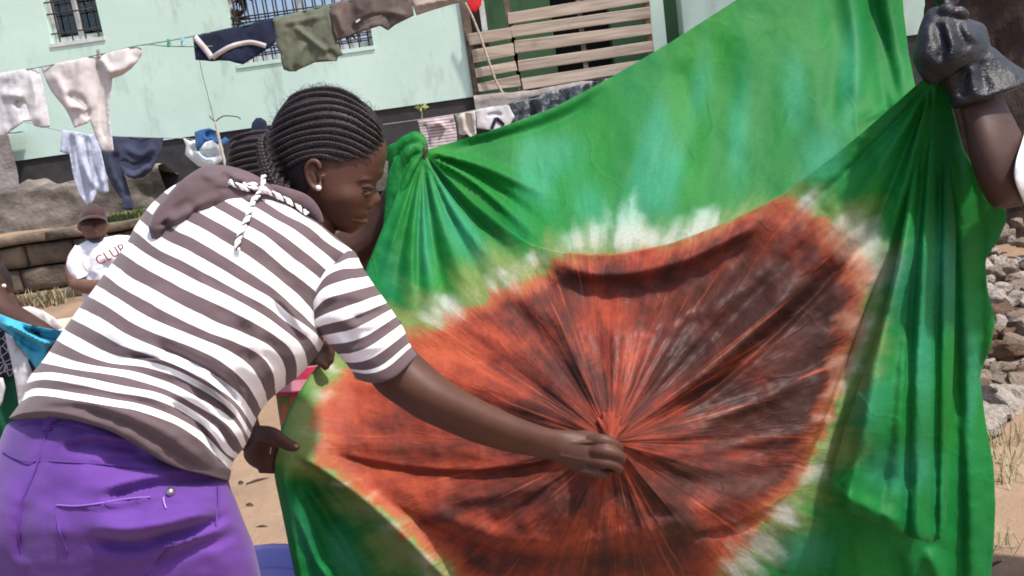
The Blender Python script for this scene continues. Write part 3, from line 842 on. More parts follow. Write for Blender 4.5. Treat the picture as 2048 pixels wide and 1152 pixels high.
mb = MB(); _d = surf(715, 43, 8, ('brown_garment',)) - .02
mb.add(U(np.array([(711, 42, _d), (719, 37, _d), (721, 40, _d), (713, 46, _d), (711, 42, _d + .01), (719, 37, _d + .01), (721, 40, _d + .01), (713, 46, _d + .01)])), [(0, 1, 2, 3), (7, 6, 5, 4), (0, 4, 5, 1), (1, 5, 6, 2), (2, 6, 7, 3), (3, 7, 4, 0)])
mb.build('label_patch', M_WSH, bpy.data.objects['brown_garment'], False)
hang('tan_garment', [(813, -26), (870, -36), (930, -50), (930, -4), (924, 4), (900, 10), (866, 20), (833, 31), (829, 20), (822, 0)], DU + .02, M_TAN, 'tan garment hung beside the porch post', 'garment', sp=5, puff=.025, amp=.015, seed=22, fold=[([(830, 12), (870, 4), (920, -6)], .03, 4)])
hang('pale_blue_shirt', [(124, 260), (150, 263), (175, 268), (198, 270), (201, 290), (203, 306), (212, 345), (219, 385), (208, 386), (195, 382), (190, 395), (185, 405), (175, 413), (168, 405), (158, 385), (150, 365), (145, 346), (139, 309), (128, 306), (120, 303)], DL, M_PBL, 'pale blue shirt hanging over the low clothesline', 'shirt', sp=4.5, puff=.03, amp=.03, fr=.22, seed=25,
     fold=[([(142, 265), (150, 320), (170, 400)], -.05, 5), ([(160, 268), (168, 330), (190, 380)], .05, 6), ([(175, 268), (180, 320), (198, 375)], -.05, 5), ([(190, 272), (196, 320), (208, 380)], .03, 5)])
hang('navy_trousers', [(199, 271), (240, 273), (290, 275), (327, 275), (324, 296), (317, 316), (304, 340), (287, 355), (270, 358), (257, 355), (248, 346), (256, 372), (264, 398), (269, 418), (258, 421), (246, 418), (244, 398), (234, 386), (224, 372), (215, 352), (208, 336), (202, 305)], DL, M_DBL, 'navy trousers draped over the low clothesline with one leg hanging down', 'trousers', sp=4.5, puff=.03, amp=.02, seed=28,
     fold=[([(245, 345), (270, 352), (300, 330)], .06, 6), ([(240, 320), (270, 335), (305, 312)], -.05, 6), ([(230, 300), (235, 340), (255, 400)], -.04, 6), ([(245, 290), (280, 310), (315, 290)], .03, 7), ([(215, 290), (225, 340), (250, 390)], .04, 6)])
M_BAG = NT('thin_white_plastic').set(Base_Color=(0.62, 0.68, 0.72), Roughness=.3, Alpha=0.82).m
hang('plastic_bag', [(366, 276), (380, 282), (396, 279), (412, 284), (428, 279), (442, 283), (447, 300), (444, 322), (428, 332), (410, 336), (396, 332), (382, 320), (370, 309), (372, 292)], 6.6, M_BAG, 'white plastic bag hung on the forked stick', 'bag', sp=4, puff=.06, amp=.025, seed=33, fold=[([(380, 290), (405, 310), (440, 305)], -.05, 6), ([(390, 300), (410, 325), (430, 325)], .05, 6)])
hang('blue_cloth', [(389, 264), (402, 259), (419, 256), (432, 262), (440, 278), (436, 290), (424, 280), (412, 283), (404, 292), (396, 304), (391, 292)], 6.5, cloth_mat('blue_cloth', (0.03, 0.10, 0.26)), 'bright blue cloth stuffed over the plastic bag', 'cloth', sp=4, puff=.05, amp=.03, seed=36, fold=[([(410, 275), (425, 268), (437, 280)], -.06, 5)])
hang('blue_scrap', [(436, 284), (450, 274), (458, 280), (452, 290), (442, 292)], 6.7, cloth_mat('mid_blue_cloth', (0.04, 0.12, 0.30)), 'small scrap of blue cloth beside the forked stick', 'cloth', sp=3, puff=.03, amp=.02, seed=37)
stp = thing('forked_stick', 'thin pale forked stick propping the clothesline', 'stick', tuple(on_y(470, 560, 6.2)))
bx_ = on_z(476, 640, .2)
mb = MB(); px_tube(mb, [(431, 244, 6.3), (436, 268, 6.3), (442, 295, 6.3), (450, 328, 6.3), (464, 390, 6.3), (490, 520, 6.3), (516, 650, 6.3)], [.010, .012, .012, .013, .015, .018, .02], n=8); mb.build('stem', mk('pale_stick', (0.42, .38, .33), (0.30, .27, .23), scale=30), stp)
for pts in ([(431, 244, 6.3), (424, 238, 6.3), (419, 232, 6.3)], [(431, 244, 6.3), (438, 237, 6.3), (448, 232, 6.3), (462, 232, 6.3), (476, 234, 6.3), (481, 238, 6.3)], [(428, 240, 6.3), (418, 200, 6.0), (405, 150, 5.7), (399, 120, 5.55)]):
    mb = MB(); px_tube(mb, pts, .005 if pts[-1][2] > 6 else .002, n=6); mb.build('twig', mk('dark_twig', (0.10, .09, .075)) if 'dark_twig' not in bpy.data.materials else bpy.data.materials['dark_twig'], stp)
wt = tag(garment('navy_bundle', [(500, 268), (504, 246), (512, 236), (522, 235), (532, 242), (538, 262), (536, 290), (510, 292)], 7.0, M_NAVY, sp=4, puff=.06, amp=.03, seed=40), 'dark navy bundle hanging behind the heads', 'garment')
def peg(x, y, c, label):
    mb = MB(); a = U1(x, y - 8, DU - .005); b = U1(x + 2, y + 8, DU - .005); dlt = Vector((.006, 0, 0))
    mb.bar(a - dlt, b - dlt * 1.6, .008, .010); mb.bar(a + dlt, b + dlt * 1.6, .008, .010); mb.bar(U1(x, y - 1, DU - .012), U1(x + 3, y - 1, DU - .012), .012, .012)
    tag(mb.build('clothes_peg', mk('peg_%d' % x, c, rough=.4, bump=0), None, False), label, 'peg')
peg(337, 86, (0.10, 0.36, 0.22), 'green clothes peg on the empty stretch of line')
peg(364, 82, (0.32, 0.60, 0.66), 'pale turquoise clothes peg on the empty stretch of line')
peg(196, 107, (0.30, .27, .26), 'grey clothes peg on the cream shirt')
# small shirts under the porch
mst = NT('mauve_stripes'); gyv = mst.attr('gy'); gxv = mst.attr('gx')
sfr = mst.math('FRACT', mst.math('MULTIPLY', mst.math('ADD', gyv, mst.math('MULTIPLY', gxv, 0.13)), 0.16))
mst.set(Base_Color=mst.mix(mst.smooth(sfr, 0.55, 0.7), (0.44, 0.37, 0.385), (0.20, .15, .165)), Roughness=.9)
ts = hang('striped_shirt', [(834, 240), (870, 234), (906, 229), (910, 244), (913, 262), (915, 300), (880, 304), (850, 306), (846, 280), (840, 260)], DL, mst.m, 'faded mauve striped shirt hung below the porch', 'shirt', sp=3.5, puff=.025, amp=.015, seed=50, fold=[([(862, 258), (872, 247), (884, 250), (888, 262)], .06, 4), ([(846, 246), (852, 268), (856, 300)], -.05, 4), ([(904, 240), (908, 262)], -.04, 4)])
hang('ecru_shirt', [(909, 229), (930, 225), (950, 221), (952, 236), (951, 250), (953, 268), (948, 273), (940, 275), (934, 268), (928, 270), (918, 269), (916, 250)], DL, M_TAN if False else cloth_mat('ecru_cotton', (0.50, .45, .40)), 'small ecru top hung between the striped and the white shirt', 'shirt', sp=3.5, puff=.025, amp=.02, seed=54, fold=[([(936, 226), (938, 250), (944, 272)], -.06, 4), ([(925, 228), (926, 250), (930, 268)], .03, 4)])
ws = hang('white_shirt', [(950, 220), (985, 213), (1016, 206), (1021, 218), (1030, 234), (1022, 246), (1012, 262), (990, 262), (978, 260), (966, 258), (952, 256), (953, 240)], DL, M_WSH, 'white shirt with dark V-neck trim hung below the porch', 'shirt', sp=3.5, puff=.025, amp=.012, seed=57, fold=[([(972, 232), (990, 228), (1005, 230)], -.03, 3)])
trim(ws, [(983, 258), (988, 245), (992, 236)], 'neck_trim', M_NAVY, .016, 'white_shirt'); trim(ws, [(992, 236), (1000, 242), (1008, 250)], 'neck_trim', M_NAVY, .016, 'white_shirt')
M_TARP = mk('dark_plastic_sheet', (0.020, 0.026, 0.036), (0.05, .06, .075), scale=8, rough=.35, bump=.8, bscale=12, bdist=.05, spec=.5)
tag(garment('plastic_sheet', [(1012, 207), (1050, 196), (1100, 184), (1160, 170), (1240, 150), (1330, 120), (1330, 200), (1240, 240), (1130, 270), (1040, 268), (1024, 240)], 8.5, M_TARP, sp=6, puff=.05, amp=.06, fr=.1, seed=60), 'crumpled dark plastic sheet under the pallet boards', 'plastic sheet')
lg = thing('porch_ledge', 'broken grey concrete ledge under the pallet boards', 'ledge', (x_post + .5, 8.9, z_bot - .3))
V, F = lumpy(x_post + .01, x_post + 3.2, 8.80, HY + .02, z_bot - .22, z_bot - .02, 93, .05, .05, .06); mesh_obj('ledge', V, F, mk('grey_ledge', (0.20, .175, .165), (0.34, .30, .28), scale=6, bump=.6, bscale=20, bdist=.02), lg)
wd = thing('weed', 'spindly weed with yellow-green leaves in front of the plinth', 'plant', tuple(on_y(846, 330, 7.0)))
mb = MB(); px_tube(mb, [(846, 300, 7.0), (845, 260, 7.0), (844, 232, 7.0), (843, 214, 7.0)], [.006, .005, .004, .002], n=6); mb.build('stem', mk('weed_stem', (0.30, .30, .16)), wd)
V = []; F = []
c = np.array(U1(843, 214, 7.0)); rr2 = np.random.default_rng(9)
for k in range(9):
    a = k * .75; d = np.array([math.cos(a), rr2.uniform(-.3, .3), math.sin(a) * .5]); L = .05 + .03 * rr2.random(); s = np.array([-d[2], .3, d[0]]) * .012
    b = len(V); V += [c, c + d * L * .6 + s, c + d * L, c + d * L * .6 - s]; F.append((b, b + 1, b + 2, b + 3))
mesh_obj('leaves', V, F, mk('weed_leaf', (0.34, .38, .12), bump=0), wd, False)
# ------------------------------------------------------------------ the dyed cloth
CC = np.array([1222.0, 884.0])          # where the cloth is pinched and pulled
RING = np.array([(622, 862), (634, 800), (680, 740), (760, 692), (880, 648), (1010, 580), (1060, 535), (1120, 505), (1250, 484), (1350, 478), (1450, 445),
                 (1570, 408), (1680, 450), (1752, 540), (1728, 640), (1692, 750), (1655, 850), (1612, 950), (1560, 1010), (1500, 1080), (1430, 1150), (1300, 1240),
                 (1150, 1260), (1000, 1230), (900, 1165), (850, 1110), (770, 1030), (692, 968), (632, 922)], float)
_ra = np.arctan2(-(RING[:, 1] - CC[1]), RING[:, 0] - CC[0]); _rr = np.linalg.norm(RING - CC, axis=1)
_o = np.argsort(_ra); _ra = _ra[_o]; _rr = _rr[_o]
_ra = np.concatenate([[_ra[-1] - 2 * np.pi], _ra, [_ra[0] + 2 * np.pi]]); _rr = np.concatenate([[_rr[-1]], _rr, [_rr[0]]])

# where the ties left the cotton bare, and where the dark dye pooled
WHITE = [(1160, 462, 50, 34), (1240, 440, 20, 46), (1275, 432, 16, 52), (1320, 462, 40, 22), (1385, 452, 40, 30), (1205, 418, 14, 50), (1420, 425, 14, 36), (1002, 570, 24, 26), (880, 624, 24, 24), (925, 612, 16, 22), (1618, 414, 34, 20), (1700, 478, 42, 34),
         (1745, 545, 26, 56), (1712, 660, 26, 40), (1690, 735, 30, 18), (1664, 790, 36, 16), (1640, 850, 34, 16), (1612, 950, 36, 30), (1520, 1084, 46, 34), (1476, 1132, 34, 26), (1560, 1020, 24, 18), (640, 858, 30, 20), (655, 788, 24, 16), (632, 900, 26, 18), (678, 738, 24, 12), (1060, 520, 20, 14),
         (690, 962, 26, 12), (742, 1004, 26, 12), (800, 1062, 24, 14), (848, 1112, 20, 14)]
TURQ = [(1312, 240, 16, 70, .15), (1285, 350, 22, 60, .1), (1345, 330, 14, 70, .12), (1400, 150, 16, 70, .1), (1110, 285, 40, 40, .3), (1075, 330, 18, 60, -.3), (1480, 230, 14, 90, .05), (1590, 160, 20, 80, .0), (1640, 300, 22, 60, .2), (1180, 390, 22, 50, -.1), (900, 430, 14, 80, -.35), (850, 480, 12, 90, -.1), (960, 500, 14, 70, -.5), (1800, 560, 22, 90, .2), (1740, 800, 30, 70, .2), (1850, 720, 12, 120, .0), (1790, 940, 50, 40, .0), (1890, 560, 14, 90, 0), (1700, 120, 14, 90, 0), (600, 1060, 14, 80, -.3), (700, 1110, 20, 50, -.6), (1940, 760, 12, 100, 0), (1590, 1100, 40, 40, 0)]
DARK = [(1560, 640, 120, 110, .16), (1620, 800, 70, 110, .18), (1500, 820, 120, 60, .12), (1450, 960, 140, 40, .14), (1420, 700, 60, 60, .10), (1080, 640, 60, 45, .14), (1140, 560, 90, 26, .10), (1110, 740, 40, 50, .12), (1330, 560, 90, 30, .10), (1040, 830, 36, 22, .10), (1180, 780, 26, 50, .10),
        (900, 900, 70, 16, .08), (860, 1040, 70, 24, .12), (700, 880, 30, 40, .06), (1120, 1010, 60, 30, .10), (1050, 1060, 40, 20, .08), (1300, 1000, 60, 40, .08), (1240, 1120, 120, 16, .10), (1000, 1130, 120, 26, .12),
        (830, 780, 120, 80, -.10), (900, 700, 90, 50, -.08), (1250, 700, 40, 110, -.10), (1180, 850, 30, 40, -.05), (1100, 1090, 120, 18, -.10), (1220, 1020, 30, 60, -.06), (1430, 620, 30, 60, -.05), (760, 900, 60, 24, -.06), (1330, 950, 60, 24, -.06)]

def dye_attrs(x, y):
    dx, dy = x - CC[0], y - CC[1]
    r = np.hypot(dx, dy); a = np.arctan2(-dy, dx)
    R = np.interp(a, _ra, _rr)
    rho = np.where(r < R, r / R, 1 + (r - R) / 460.0)
    r_ = np.maximum(r, 1e-6)
    wht = np.zeros_like(rho); drk = np.zeros_like(rho)
    tur = np.zeros_like(rho)
    for (cx_, cy_, sx_, sy_, sl_) in TURQ: tur = tur + np.exp(-((x - cx_ + sl_ * (y - cy_) + 10 * fbm(x * .02, y * .008, 305)) / (sx_ * 1.7)) ** 2 - ((y - cy_) / (sy_ * 1.25)) ** 2)
    wx = x + 26 * fbm(x * 0.022, y * 0.022, 301) ; wy = y + 26 * fbm(x * 0.022, y * 0.022, 302)
    for (cx_, cy_, sx_, sy_) in WHITE:
        ox, oy = cx_ - CC[0], cy_ - CC[1]; ol = math.hypot(ox, oy); ux, uy = ox / ol, oy / ol
        qr = (wx - cx_) * ux + (wy - cy_) * uy; qt = -(wx - cx_) * uy + (wy - cy_) * ux
        sr = (abs(ux) * sx_ + abs(uy) * sy_) * 0.95; stn_ = (abs(uy) * sx_ + abs(ux) * sy_) * 0.85
        wht = wht + 0.80 * np.exp(-(np.where(qr > 0, qr / (sr * 1.4), qr / sr)) ** 2 - (qt / stn_) ** 2)
    wht = np.clip(wht, 0, 1.15) * (0.72 + 0.9 * vnoise(np.cos(a) * 26 + 50, np.sin(a) * 26 + 50, 303) + 0.28)
    for (cx_, cy_, sx_, sy_, am_) in DARK: drk = drk + am_ * np.exp(-((x - cx_) / sx_) ** 2 - ((y - cy_) / sy_) ** 2)
    return {'dca': dx / r_, 'dsa': -dy / r_, 'rho': rho, 'dx': x / 1000.0, 'dy': y / 1000.0, 'wht': wht, 'drk': drk, 'tur': tur}

def dye_material():
    m = NT('tie_dyed_cotton')
    ca, sa, rho, dx, dy = (m.attr(k) for k in ('dca', 'dsa', 'rho', 'dx', 'dy'))
    wht, drk, tur = m.attr('wht'), m.attr('drk'), m.attr('tur')
    def pol(k, kr, off=0.0):
        return m.xyz(m.math('MULTIPLY', ca, k), m.math('MULTIPLY', sa, k), m.math('MULTIPLY_ADD', rho, kr, off))
    n1 = m.noise(pol(4.0, 0.0), 1.0, 2); n2 = m.noise(pol(15, 5.0, 4), 1.0, 4, 0.6); n3 = m.noise(pol(52, 9.0, 9), 1.0, 3, 0.6)
    e = m.math('ADD', m.math('MULTIPLY', m.math('SUBTRACT', n1, 0.5), 0.22), m.math('MULTIPLY', m.math('SUBTRACT', n2, 0.5), 0.15))
    e = m.math('ADD', e, m.math('MULTIPLY', m.math('SUBTRACT', n3, 0.5), 0.055))
    wq = m.noise(m.xyz(dx, dy, 0.0), 16.0, 5, 0.6)
    e = m.math('ADD', e, m.math('MULTIPLY', m.math('SUBTRACT', wq, 0.5), 0.16))
    rp = m.math('ADD', rho, e)
    # inside: vermilion with maroon mottling in rays
    mot = m.noise(pol(3.2, 4.0, 2.0), 1.0, 5, 0.65)
    mot2 = m.noise(pol(13, 3.0, 1.0), 1.0, 4, 0.6)
    str_ = m.noise(pol(34, 1.6, 3.0), 1.0, 4, 0.65)
    warp = m.noise(m.xyz(dx, dy, 0.0), 7.0, 5, 0.65)
    k = m.math('ADD', m.math('MULTIPLY', mot, 0.50), m.math('ADD', m.math('MULTIPLY', mot2, 0.17), m.math('ADD', m.math('MULTIPLY', str_, 0.12), m.math('MULTIPLY', warp, 0.25))))
    # more dye was poured towards one end of the cloth
    k = m.math('ADD', k, m.math('MULTIPLY', m.math('SUBTRACT', dx, 1.12), 0.08))
    k = m.math('ADD', k, m.math('MULTIPLY_ADD', drk, 0.62, -0.012))
    k = m.math('ADD', k, m.math('MULTIPLY', m.smooth(rho, 0.62, 0.98), -0.05))
    red = m.ramp(k, [(0.33, (0.45, 0.092, 0.042)), (0.42, (0.33, 0.058, 0.030)), (0.49, (0.20, 0.040, 0.025)), (0.55, (0.105, 0.030, 0.022)), (0.64, (0.052, 0.020, 0.016))])
    # hot orange creases
    lin_ = m.smooth(m.noise(pol(20, 1.4, 6.0), 1.0, 3), 0.61, 0.72)
    red = m.mix(m.math('MULTIPLY', lin_, 0.55), red, (0.60, 0.13, 0.05))
    # outside: green with turquoise and olive drifts
    gv = m.xyz(m.math('MULTIPLY', dx, 6.0), m.math('MULTIPLY', dy, 2.4), 0.0)
    g1 = m.noise(gv, 1.0, 3, 0.55); g2 = m.noise(m.xyz(m.math('MULTIPLY_ADD', dx, 8.0, 5.0), m.math('MULTIPLY', dy, 2.6), 3.0), 1.0, 2, 0.5)
    gr = m.ramp(g1, [(0.30, (0.004, 0.150, 0.028)), (0.50, (0.008, 0.190, 0.026)), (0.64, (0.015, 0.212, 0.022)), (0.78, (0.030, 0.222, 0.020))])
    gr = m.mix(m.math('MULTIPLY', m.smooth(g2, 0.46, 0.70), 0.30), gr, (0.006, 0.215, 0.095))
    gr = m.mix(m.math('MULTIPLY', m.smooth(g2, 0.62, 0.80), 0.40), gr, (0.07, 0.31, 0.20))
    gr = m.mix(m.math('MULTIPLY', m.smooth(m.math('ADD', tur, m.math('MULTIPLY', m.math('SUBTRACT', g2, 0.5), 0.8)), 0.05, 1.15), 0.55), gr, (0.045, 0.33, 0.20))
    gr = m.mix(m.math('MULTIPLY', m.smooth(n3, 0.35, 0.65), 0.15), gr, (0.006, 0.09, 0.016))
    # the ring between: brown and olive, with bare patches where the ties were
    turn = m.noise(pol(7.0, 0.5, 12.0), 1.0, 2)
    ring = m.ramp(rp, [(0.90, (0.52, 0.10, 0.05)), (0.965, (0.40, 0.13, 0.05)), (1.02, (0.27, 0.20, 0.065)), (1.10, (0.19, 0.26, 0.075))])
    col = m.mix(m.smooth(rp, 0.87, 1.0), red, ring)
    wide = m.math('MULTIPLY_ADD', m.smooth(turn, 0.62, 0.36), 0.12, 1.03)
    out_m = m.smooth(m.math('SUBTRACT', rp, wide), -0.10, 0.13)
    col = m.mix(out_m, col, gr)
    en = m.math('ADD', m.math('MULTIPLY', m.math('SUBTRACT', n2, 0.5), 0.9), m.math('ADD', m.math('MULTIPLY', m.math('SUBTRACT', n3, 0.5), 0.55), m.math('MULTIPLY', m.math('SUBTRACT', warp, 0.5), 0.6)))
    halo = m.math('MULTIPLY', m.smooth(rp, 0.955, 1.03), m.smooth(rp, 1.16, 1.05))
    halo = m.math('MULTIPLY', halo, m.smooth(n1, 0.38, 0.60))
    wm = m.smooth(m.math('ADD', m.math('MAXIMUM', wht, m.math('MULTIPLY', halo, 0.45)), m.math('MULTIPLY', en, 0.6)), 0.20, 1.0)
    wcol = m.mix(m.smooth(rho, 1.05, 1.20), m.mix(m.smooth(rho, 0.96, 1.05), (0.58, 0.33, 0.24), (0.60, 0.60, 0.55)), (0.34, 0.56, 0.46))
    col = m.mix(m.math('MULTIPLY', wm, 0.72), col, wcol)
    spk = m.noise(m.xyz(dx, dy, 0.0), 150.0, 4, 0.7)
    col = m.mix(m.math('MULTIPLY', m.smooth(spk, 0.62, 0.36), 0.13), col, (0.0, 0.0, 0.0))
    m.set(Base_Color=col)
    rough = m.math('MULTIPLY_ADD', m.smooth(rho, 1.0, 0.5), -0.12, 0.62)
    m.set(Roughness=rough)
    m.b.inputs['Specular IOR Level'].default_value = 0.24
    # fine pinched wrinkles running to the tie, and the weave
    wv = m.coord()
    hw = m.math('MULTIPLY', m.noise(pol(24, 3.2, 1.5), 1.0, 5, 0.6), m.smooth(rho, 1.25, 0.75))
    hw = m.math('ADD', hw, m.math('MULTIPLY', m.noise(m.xyz(dx, dy, 0.0), 30.0, 5, 0.65), 0.55))
    hw = m.math('ADD', hw, m.math('MULTIPLY', m.noise(wv, 900.0, 1), 0.05))
    def crease(vec, w):
        a_ = m.math('ABSOLUTE', m.math('SUBTRACT', m.noise(vec, 1.0, 3, 0.5), 0.5))
        return m.smooth(a_, w, 0.0)
    cr1 = m.math('MULTIPLY', crease(pol(7, 2.2, 21.0), 0.035), m.smooth(rho, 1.15, 0.9))
    cr2 = crease(m.xyz(m.math('MULTIPLY', dx, 4.5), m.math('MULTIPLY', dy, 3.0), 7.0), 0.018)
    hw = m.math('SUBTRACT', hw, m.math('MULTIPLY', cr1, 0.45))
    hw = m.math('SUBTRACT', hw, m.math('MULTIPLY', cr2, 0.28))
    m.bump(hw, 0.27, 0.006)
    tr = m.n('ShaderNodeBsdfTranslucent'); m.l(col, tr.inputs[0])
    mx = m.n('ShaderNodeMixShader'); mx.inputs[0].default_value = 0.24
    out = m.t.nodes['Material Output']
    m.l(m.b.outputs[0], mx.inputs[1]); m.l(tr.outputs[0], mx.inputs[2]); m.l(mx.outputs[0], out.inputs[0])
    return m.m

M_DYE = dye_material()
KNOT = np.array([846.0, 304.0]); GLOVE = np.array([1868.0, 150.0])
cloth = thing('dyed_cloth', 'large green tie-dyed cloth with an orange and brown sunburst, pinched at its centre', 'cloth', tuple(on_z(1200, 1300, 0.02)))

# --- body of the cloth: rays from the pinch to the outline
OUT = [(846, 302), (890, 350), (950, 405), (1010, 455), (1060, 490), (1120, 506), (1190, 512), (1260, 508), (1340, 490), (1430, 456), (1500, 424), (1560, 393), (1640, 335), (1720, 270), (1800, 200), (1850, 155),
       (1890, 150), (1905, 225), (1925, 300), (1960, 360), (2008, 418), (2012, 440), (1995, 480), (1968, 520), (1972, 580), (1988, 640), (1980, 690), (1957, 750), (1966, 830), (1984, 930), (1988, 1010), (1984, 1100),
       (1976, 1180), (1960, 1300), (1750, 1330), (1500, 1340), (1250, 1345), (1000, 1340), (800, 1330), (640, 1310), (606, 1220), (588, 1130), (566, 1020), (553, 960), (549, 925), (556, 898), (560, 870), (585, 812), (622, 752), (672, 690),
       (712, 610), (736, 535), (762, 470), (790, 400), (806, 340), (822, 305)]
OUT = np.array(OUT, float)
closed = np.concatenate([OUT, OUT[:1]])
seg = np.linalg.norm(np.diff(closed, axis=0), axis=1); cum = np.concatenate([[0], np.cumsum(seg)])
NA, NR = 900, 230
q = np.linspace(0, cum[-1], NA, endpoint=False)
B = np.stack([np.interp(q, cum, closed[:, 0]), np.interp(q, cum, closed[:, 1])], -1)
# soften corners a little
for _ in range(3):
    B = 0.5 * B + 0.25 * (np.roll(B, 1, 0) + np.roll(B, -1, 0))
t = np.linspace(0, 1, NR) ** 1.15
X = CC[0] + (B[:, 0] - CC[0])[:, None] * t[None]
Y = CC[1] + (B[:, 1] - CC[1])[:, None] * t[None]
DEP = tps([(846, 304, 1.95), (822, 300, 1.95), (790, 400, 1.90), (740, 530, 1.85), (672, 690, 1.76), (585, 812, 1.60), (556, 900, 1.52), (560, 1000, 1.55), (600, 1200, 1.60),
           (950, 405, 1.86), (1060, 492, 1.74), (1190, 514, 1.64), (1340, 492, 1.59), (1560, 397, 1.54), (1720, 270, 1.50), (1860, 155, 1.46), (1905, 225, 1.47), (2008, 418, 1.55),
           (1970, 580, 1.57), (1985, 640, 1.56), (1960, 750, 1.60), (1985, 930, 1.60), (1980, 1250, 1.62), (1700, 1300, 1.60),
           (1222, 884, 1.31), (1222, 780, 1.41), (1222, 680, 1.50), (1222, 590, 1.60), (1080, 820, 1.44), (960, 760, 1.55), (850, 690, 1.68), (820, 820, 1.58), (700, 850, 1.61), (900, 950, 1.47), (1050, 930, 1.39),
           (1380, 830, 1.43), (1500, 720, 1.46), (1620, 600, 1.48), (1720, 480, 1.49), (1500, 900, 1.45), (1600, 860, 1.46), (1680, 760, 1.50),
           (1222, 960, 1.335), (1200, 1040, 1.325), (1080, 1080, 1.345), (960, 1050, 1.40), (1350, 1050, 1.36), (1500, 1000, 1.42), (1150, 1115, 1.38), (1150, 1180, 1.46), (1000, 1200, 1.50), (1350, 1150, 1.45), (1550, 1100, 1.50),
           (800, 1080, 1.49), (720, 1000, 1.53), (700, 1120, 1.60), (1700, 950, 1.52), (1850, 1000, 1.55), (1800, 600, 1.51), (1850, 400, 1.50)])
D = DEP(X, Y)
XY = np.stack([X, Y], -1)
dx, dy = X - CC[0], Y - CC[1]; rr = np.hypot(dx, dy); aa = np.arctan2(-dy, dx)
# pinch: the middle drawn out to a point
D -= 0.035 * np.exp(-(rr / 60.0) ** 2) + 0.045 * np.exp(-(rr / 26.0) ** 1.5)
